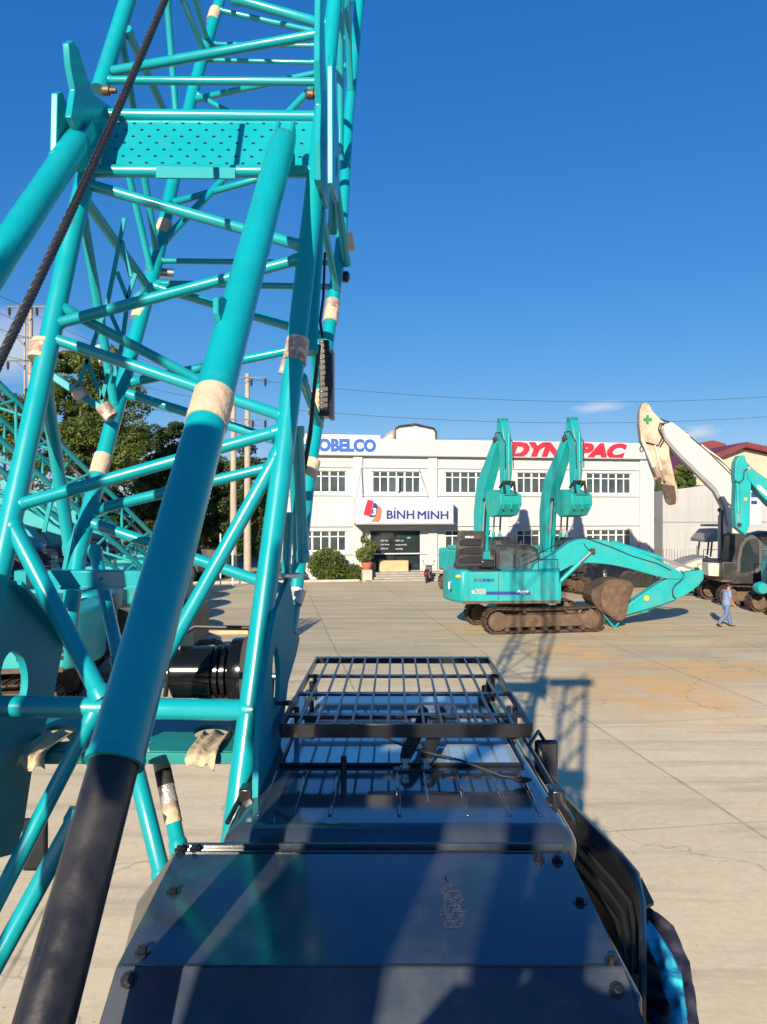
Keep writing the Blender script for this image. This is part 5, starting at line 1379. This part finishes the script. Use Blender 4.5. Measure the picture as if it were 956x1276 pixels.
# power poles and wires
def pole(label, px, d, topy, arms, w=.16, twin=0, group=None, ins=True):
    e=empty('utility_pole',atp(px,d),0,label,'pole',group); topz=H+(CY-topy)*d/F
    for k in ((0,) if not twin else (0,twin)):
        MB().path([(k,0,0),(k,0,topz)],[w,w*.62],12).build('pole_shaft',M['poleconc'],e)
    for (y,l,r) in arms:
        z=H+(CY-y)*d/F; a=MB(); a.bar((l,-.15,z),(r,-.15,z),.09,.09); a.bar((l*.6,-.15,z),(0,-.15,z-.9),.05,.05); a.bar((r*.6,-.15,z),(0,-.15,z-.9),.05,.05)
        ao=a.build('crossarm',M['machine'],e)
        if ins:
            for x in (l+.1,r-.1,(l+r)/2+.5):
                MB().lathe((x,-.15,z),(0,0,-1),[(0,.02),(.1,.03),(.12,.13),(.2,.05),(.24,.13),(.32,.05),(.36,.13),(.44,.05),(.48,.12),(.56,.03),(.7,.02)],10).build('insulator',M['ceramic'],ao)
    return e
pole('tall concrete power pole with four insulator crossarms against the sky at the left',38,50,378,[(383,-1.4,1.4),(421,-1.4,1.3),(450,-1.5,1.3)],.24)
MB_=pole('slimmer steel pole standing just right of the insulator pole',31,50.5,388,[],.09)
pole('twin concrete poles side by side right of the big tube',291,52,466,[(471,-.8,2.3),(523,-.6,2.3)],.26,twin=.95)
def wire(label,pts,r=.015):
    o=MB().path(pts,r,5,).build('power_line',M['wire'],None); return tag(o,label,'wire')
def sag(a,b,s,n=14):
    a=Vector(a);b=Vector(b); return [a.lerp(b,i/n)-Vector((0,0,s*4*(i/n)*(1-i/n))) for i in range(n+1)]
wire('upper of the long wires crossing the sky over the office',sag(P(305,472,52),P(990,492,60),1.0))
wire('second long wire crossing the sky just above the office parapet',sag(P(305,505,52),P(990,517,60),.9))
wire('short wire sloping across the sky over the warehouse roof',sag(P(700,568,86),P(990,551,76),.4))
wire('faint wire just above the left part of the parapet',sag(P(305,528,52),P(620,545,62),.5),.010)
for k,(y0,y1) in enumerate(((383,352),(405,372),(421,398),(450,432))):
    wire(['topmost','second','third','lowest'][k]+' wire leaving the insulator pole towards the left edge',sag(P(38,y0,50),P(-60,y1-20,44),.3),.015)
for k,(y0,y1) in enumerate(((388,470),(425,500),(452,523))):
    wire(['top','middle','lowest'][k]+' wire between the insulator pole and the twin poles',sag(P(38,y0,50),P(291,y1,52),.8),.013)

# vehicles and gear in the tree shade left of the yard
random.seed(3)
rl=empty('road_roller',atp(212,47),R(170),'dark yard roller with white cab roof parked in the tree shade','road roller')
MB().lathe((1.5,-.9,.7),(0,1,0),[(0,.1),(0,.7),(1.8,.7),(1.8,.1)],24).build('drum',M['track'],rl)
for y in (-.8,.8): MB().lathe((-1.4,y-.2,.65),(0,1,0),[(0,.2),(.02,.6),(.08,.65),(.32,.65),(.38,.6),(.4,.2)],20).build('wheel',M['rubber'],rl)
MB().xz([(-2.2,.7),(-2.2,1.6),(-.6,1.7),(-.6,.7)],-.7,.7).build('engine_hood',M['machine'],rl,bevel=.06)
MB().xz([(-.6,.9),(-.6,2.6),(.6,2.6),(.8,1.5),(.8,.9)],-.65,.65).build('cab',M['machine'],rl,bevel=.05)
MB().b(-.8,.8,-.8,.8,2.62,2.78).build('cab_roof',M['whiteframe'],rl,bevel=.05)
gb=empty('wheel_loader',atp(245,50),R(175),'black and white machine parked beside the twin pole feet','loader')
MB().xz([(-2,.8),(-2,1.9),(0,2.0),(.2,3.0),(1.4,3.0),(1.6,1.4),(2.6,1.2),(2.6,.8)],-.8,.8).build('body',M['machine'],gb,bevel=.05)
MB().b(.15,1.45,-.85,.85,3.0,3.15).build('cab_roof',M['whiteframe'],gb,bevel=.04)
for x in (-1.4,1.6):
    for y in (-1,.7): MB().lathe((x,y,.7),(0,1,0),[(0,.2),(.02,.6),(.06,.7),(.3,.7),(.34,.6),(.34,.2)],20).build('wheel',M['rubber'],gb)
MB().b(2.6,3.2,-1.2,1.2,.3,1.0).build('bucket',M['track'],gb,bevel=.03)
fl=empty('flagpole',atp(290,44),0,'thin white pole with round lamp at the yard edge','lamp post')
MB().tube((0,0,0),(0,0,3.0),.05,8).build('post',M['whiteframe'],fl); MB().ell((0,0,3.1),.18,.18,.18).build('lamp_globe',M['whiteframe'],fl)
MB().tube((-.7,0,.0),(-.7,0,3.1),.04,8).build('post',M['whiteframe'],fl)
# timber on the ground by the shadows
o=MB().b(-.9,.9,-.12,.12,0,.14).build('timber_beam',M['wood'],None,bevel=.01); o.location=G(278,790); o.rotation_euler[2]=R(4); tag(o,'short pale timber beam lying on the yard behind the winch drum','timber')
random.seed(9)
for i in range(5):
    px,py=[(575,890+0),(822,889),(742,850),(905,845),(655,1010)][i]
# pebbles and scraps on the concrete : nobody could count them
m=MB()
for i in range(260):
    px=random.uniform(-100,1000); py=random.uniform(735,1276); g=G(px,py); s=random.uniform(.004,.014)*(1 if py>850 else 2)
    m.box(g+Vector((0,0,s*.3)),(s*random.uniform(1,2),s,s*.6),Matrix.Rotation(random.uniform(0,3),3,'Z'))
o=m.build('gravel_scraps',M['stone'],None,smooth=False); tag(o,'scattered grit and scraps on the concrete yard','grit',kind='stuff')

# ================================================================ PEOPLE
def skin(name, joints, edges, mat, parent=None, sub=2, root=0):
    me=bpy.data.meshes.new(name); keys=list(joints); idx={k:i for i,k in enumerate(keys)}
    me.from_pydata([joints[k][0] for k in keys],[(idx[a],idx[b]) for a,b in edges],[]); me.materials.append(mat)
    o=bpy.data.objects.new(name,me); COL.objects.link(o)
    me.skin_vertices or o.modifiers.new('skin','SKIN')
    if not me.skin_vertices:
        bm=bmesh.new(); bm.from_mesh(me); bm.verts.layers.skin.verify(); bm.to_mesh(me); bm.free()
    if not o.modifiers: o.modifiers.new('skin','SKIN')
    for i,k in enumerate(keys):
        r=joints[k][1]; r=r if isinstance(r,tuple) else (r,r)
        me.skin_vertices[0].data[i].radius=r; me.skin_vertices[0].data[i].use_root=(i==root)
    o.modifiers[0].use_smooth_shade=True
    s=o.modifiers.new('sub','SUBSURF'); s.levels=sub; s.render_levels=sub
    if parent: o.parent=parent
    return o
def person(label, loc, yaw, J, shirt, pants, name='person'):
    """J: joints in local space, x forward"""
    e=empty(name,loc,yaw,label,'person'); 
    j={k:(Vector(v),r) for k,(v,r) in J.items()}
    ed=[('pelvis','waist'),('waist','chest'),('chest','neck'),('neck','headb'),('headb','headt'),
        ('chest','shl'),('shl','ell'),('ell','wrl'),('wrl','hal'),('chest','shr'),('shr','elr'),('elr','wrr'),('wrr','har'),
        ('pelvis','hil'),('hil','knl'),('knl','anl'),('anl','tol'),('pelvis','hir'),('hir','knr'),('knr','anr'),('anr','tor')]
    # fingers: four and a thumb at each hand
    for s in 'lr':
        wr,ha=j['wr'+s][0],j['ha'+s][0]; d=(ha-wr).normalized(); up=Vector((1,0,0)); sd=d.cross(up); sd=sd.normalized() if sd.length>.1 else Vector((0,1,0))
        fwd=sd.cross(d).normalized()
        for k,(o_,L_) in enumerate(((-.03,.065),(-.01,.078),(.01,.072),(.03,.055))):
            a=ha+fwd*o_; b=a+d*L_*.55+sd*.008; c=b+d*L_*.45+sd*(.02 if s=='l' else -.02)
            j['f%s%da'%(s,k)]=(b,.009); j['f%s%db'%(s,k)]=(c,.007); ed+=[('ha'+s,'f%s%da'%(s,k)),('f%s%da'%(s,k),'f%s%db'%(s,k))]
        th=wr.lerp(ha,.4)-fwd*.045; j['t'+s]=(th+d*.03,.009); ed.append(('wr'+s,'t'+s))
    body=skin('body',j,ed,M['skin'],e,2)
    # nose and ears
    hb,ht=j['headb'][0],j['headt'][0]; c=hb.lerp(ht,.45); fw=Vector((1,0,0))
    MB().ell(c+fw*.098,.02,.014,.022,8,6).build('nose',M['skin'],e)
    for s in (-1,1):
        MB().ell(c+Vector((-.005,s*.083,0)),.018,.01,.03,8,6).build('ear',M['skin'],e)
        MB().ell(c+Vector((.086,s*.03,.02)),.010,.012,.008,8,6).build('eye',M['hair'],e)
    MB().ell(c+Vector((.088,0,-.05)),.008,.025,.006,8,6).build('mouth',M['skin'],e)
    MB().ell(c+Vector((-.022,0,.05)),.094,.084,.085,14,9,.02).build('hair',M['hair'],e)
    def loft(m, rings, n=18):
        vs=[]; K=len(rings)
        for (c,rx,ry) in rings:
            for k in range(n):
                t=2*math.pi*k/n; q=1+.025*math.sin(5*t+c.z*17); vs.append(c+Vector((rx*math.cos(t)*q,ry*math.sin(t)*q,0)))
        m.add(vs,[(i*n+k,i*n+(k+1)%n,(i+1)*n+(k+1)%n,(i+1)*n+k) for i in range(K-1) for k in range(n)]+[tuple(range(n)),tuple(range((K-1)*n,K*n))])
    pe_,wa,ch,nk=j['pelvis'][0],j['waist'][0],j['chest'][0],j['neck'][0]
    m=MB(); loft(m,[(pe_+Vector((0,0,-.04)),.145,.195),(pe_+Vector((0,0,.05)),.140,.188),(wa,.135,.178),(wa.lerp(ch,.5),.142,.188),(ch,.145,.200),(ch+Vector((0,0,.07)),.130,.205),(ch.lerp(nk,.72),.095,.165),(ch.lerp(nk,.92),.070,.085)])
    for s in 'lr':
        S,E=j['sh'+s][0],j['el'+s][0]; q=S.lerp(E,.78); m.path([ch.lerp(S,.45)+Vector((0,0,.03)),S,S.lerp(E,.35),q],[.085,.080,.070,.072],14)
    m.build('shirt',shirt,e,ang=60)
    m=MB(); loft(m,[(pe_+Vector((0,0,-.14)),.130,.165),(pe_+Vector((0,0,-.05)),.135,.180),(pe_+Vector((0,0,.06)),.130,.176)])
    for s in 'lr':
        hi,kn,an=j['hi'+s][0],j['kn'+s][0],j['an'+s][0]; m.path([hi+Vector((0,0,.04)),hi.lerp(kn,.3),kn.lerp(hi,.12),kn,kn.lerp(an,.5),kn.lerp(an,.97)],[.100,.098,.082,.078,.076,.074],14)
    m.build('trousers',pants,e,ang=60)
    for s in 'lr':
        a,t=j['an'+s][0],j['to'+s][0]; m=MB(); m.bar(a+Vector((-.05,0,-.07)),t+Vector((.04,0,-.035)),.09,.03); m.build('sandal',M['rubber'],e,bevel=.008)
    return e
# man walking across the yard (to the right, arms low, mid stride)
J={'pelvis':((0,0,.88),(.13,.10)),'waist':((.01,0,1.02),(.12,.09)),'chest':((.04,0,1.24),(.14,.10)),'neck':((.08,0,1.40),.05),'headb':((.10,0,1.47),.072),'headt':((.12,0,1.60),.078),
   'shl':((.05,.17,1.34),.055),'ell':((.10,.21,1.08),.042),'wrl':((.28,.20,.90),.030),'hal':((.34,.19,.84),.032),
   'shr':((.03,-.17,1.34),.055),'elr':((.02,-.21,1.07),.042),'wrr':((.20,-.20,.87),.030),'har':((.26,-.19,.80),.032),
   'hil':((0,.09,.82),.085),'knl':((.14,.10,.48),.058),'anl':((.24,.10,.09),.042),'tol':((.40,.11,.04),.035),
   'hir':((0,-.09,.82),.085),'knr':((-.06,-.10,.47),.058),'anr':((-.34,-.10,.19),.042),'tor':((-.30,-.11,.06),.035)}
gp_=G(905,781)
person('man in light blue tee and jeans striding across the concrete yard', (gp_.x,gp_.y,0), R(8), J, M['shirt'], M['jeans'])
# the one taking the picture: unseen on the catwalk, added to cast a shadow
J2={'pelvis':((-.06,0,.92),(.14,.11)),'waist':((-.05,0,1.06),(.13,.10)),'chest':((-.06,0,1.32),(.16,.11)),'neck':((-.05,0,1.50),.055),'headb':((-.03,0,1.56),.078),'headt':((-.03,0,1.70),.085),
   'shl':((-.06,.20,1.42),.058),'ell':((.06,.24,1.28),.045),'wrl':((.22,-.06,1.54),.032),'hal':((.245,-.115,1.60),.034),
   'shr':((-.06,-.20,1.42),.058),'elr':((.06,-.30,1.28),.045),'wrr':((.22,-.32,1.54),.032),'har':((.245,-.285,1.60),.034),
   'hil':((-.06,.10,.86),.09),'knl':((-.03,.13,.48),.06),'anl':((-.06,.14,.09),.045),'tol':((.10,.15,.04),.036),
   'hir':((-.06,-.10,.86),.09),'knr':((-.03,-.13,.48),.06),'anr':((-.06,-.14,.09),.045),'tor':((.10,-.15,.04),.036)}
person('person standing on the crane catwalk holding up a phone with both hands', (-.20,-.38,2.68), R(90), J2, M['navycloth'], M['jeans'])
ph=MB().b(-.04,.04,-.05,-.042,H-.08,H+.08).build('phone',M['black'],None,bevel=.003); tag(ph,'black phone held upright in two hands above the crane cab','phone')

# ================================================================ GROUND, SKY, LIGHT, CAMERA
gm=MB(); gm.quad((-400,-400,0),(400,-400,0),(400,400,0),(-400,400,0)); go=gm.build('yard_ground',M['ground'],None,smooth=False); tag(go,kind='structure')
SUN_EL, SUN_AZ = 21.5, 15.5     # azimuth: light travels this far right of straight ahead
wd_=bpy.data.worlds.new('World'); sc.world=wd_; wd_.use_nodes=True; nt=wd_.node_tree; L=nt.links
bg=nt.nodes['Background']; sky=nt.nodes.new('ShaderNodeTexSky'); sky.sky_type='NISHITA'; sky.sun_disc=False
sky.sun_elevation=R(SUN_EL); sky.sun_rotation=R(180+SUN_AZ); sky.air_density=1.0; sky.dust_density=.08; sky.ozone_density=3.5; sky.altitude=10
# small clouds: soft noise inside three directions of the sky
tc=nt.nodes.new('ShaderNodeTexCoord')
def cloud(px,py,rx,ry,seed,dens=1):
    v=Vector(((px-CX)/F,1,(CY-py)/F)).normalized()
    mp=nt.nodes.new('ShaderNodeMapping'); mp.inputs['Location'].default_value=(-v.x*F/rx,-v.y*F/(3*rx),-v.z*F/ry); mp.inputs['Scale'].default_value=(F/rx,F/(3*rx),F/ry); L.new(tc.outputs['Generated'],mp.inputs['Vector'])
    ln=nt.nodes.new('ShaderNodeVectorMath'); ln.operation='LENGTH'; L.new(mp.outputs[0],ln.inputs[0])
    no=nt.nodes.new('ShaderNodeTexNoise'); no.inputs['Scale'].default_value=.9; no.inputs['Detail'].default_value=7; L.new(mp.outputs[0],no.inputs['Vector'])
    a=nt.nodes.new('ShaderNodeMath'); a.operation='MULTIPLY_ADD'; L.new(no.outputs['Fac'],a.inputs[0]); a.inputs[1].default_value=-1.6; a.inputs[2].default_value=1.55
    s=nt.nodes.new('ShaderNodeMath'); s.operation='ADD'; L.new(ln.outputs['Value'],s.inputs[0]); L.new(a.outputs[0],s.inputs[1])
    r=nt.nodes.new('ShaderNodeMapRange'); r.inputs['From Min'].default_value=1.6; r.inputs['From Max'].default_value=.9; r.inputs['To Min'].default_value=0; r.inputs['To Max'].default_value=dens; L.new(s.outputs[0],r.inputs['Value'])
    return r.outputs[0]
cl=[cloud(30,425,85,50,1,.62),cloud(748,506,40,9,2,.5),cloud(870,538,26,10,3,.6)]
cur=cl[0]
for q in cl[1:]:
    mx=nt.nodes.new('ShaderNodeMath'); mx.operation='MAXIMUM'; L.new(cur,mx.inputs[0]); L.new(q,mx.inputs[1]); cur=mx.outputs[0]
mix=nt.nodes.new('ShaderNodeMix'); mix.data_type='RGBA'; L.new(cur,mix.inputs[0]); hs=nt.nodes.new('ShaderNodeHueSaturation'); hs.inputs['Saturation'].default_value=1.22; hs.inputs['Hue'].default_value=.508; hs.inputs['Value'].default_value=1.25; L.new(sky.outputs[0],hs.inputs['Color']); 
def chan(c,p_,A):
    a=nt.nodes.new('ShaderNodeMath'); a.operation='MULTIPLY'; L.new(c,a.inputs[0]); a.inputs[1].default_value=.1098
    b_=nt.nodes.new('ShaderNodeMath'); b_.operation='POWER'; L.new(a.outputs[0],b_.inputs[0]); b_.inputs[1].default_value=p_
    d_=nt.nodes.new('ShaderNodeMath'); d_.operation='MULTIPLY'; L.new(b_.outputs[0],d_.inputs[0]); d_.inputs[1].default_value=A/.1098; return d_.outputs[0]
sr=nt.nodes.new('ShaderNodeSeparateColor'); L.new(hs.outputs[0],sr.inputs[0]); cr_=nt.nodes.new('ShaderNodeCombineColor')
L.new(chan(sr.outputs[0],1.0,.5),cr_.inputs[0]); L.new(chan(sr.outputs[1],.65,.56),cr_.inputs[1]); L.new(chan(sr.outputs[2],.45,.79),cr_.inputs[2])
L.new(cr_.outputs[0],mix.inputs[6]); mix.inputs[7].default_value=(7.3,7.3,7.6,1)
L.new(mix.outputs[2],bg.inputs['Color']); bg.inputs['Strength'].default_value=.065
sl=bpy.data.lights.new('sun','SUN'); sl.energy=5.0; sl.angle=R(.53); sl.color=(1,.86,.67); so=bpy.data.objects.new('sun',sl); COL.objects.link(so)
dv=Vector((math.sin(R(SUN_AZ))*math.cos(R(SUN_EL)),math.cos(R(SUN_AZ))*math.cos(R(SUN_EL)),-math.sin(R(SUN_EL))))
so.rotation_euler=dv.to_track_quat('-Z','Y').to_euler(); so.location=(-10,-30,20)
cd=bpy.data.cameras.new('camera'); co=bpy.data.objects.new('camera',cd); COL.objects.link(co); sc.camera=co
co.location=(0,0,H); co.rotation_euler=(R(90),0,0); cd.sensor_fit='VERTICAL'; cd.sensor_height=36; cd.lens=F/1276*36; cd.clip_start=.02; cd.clip_end=1500
vs_=sc.view_settings; vs_.view_transform='Standard'; vs_.look='None'; vs_.exposure=.75; vs_.gamma=1
sc.cycles.max_bounces=8
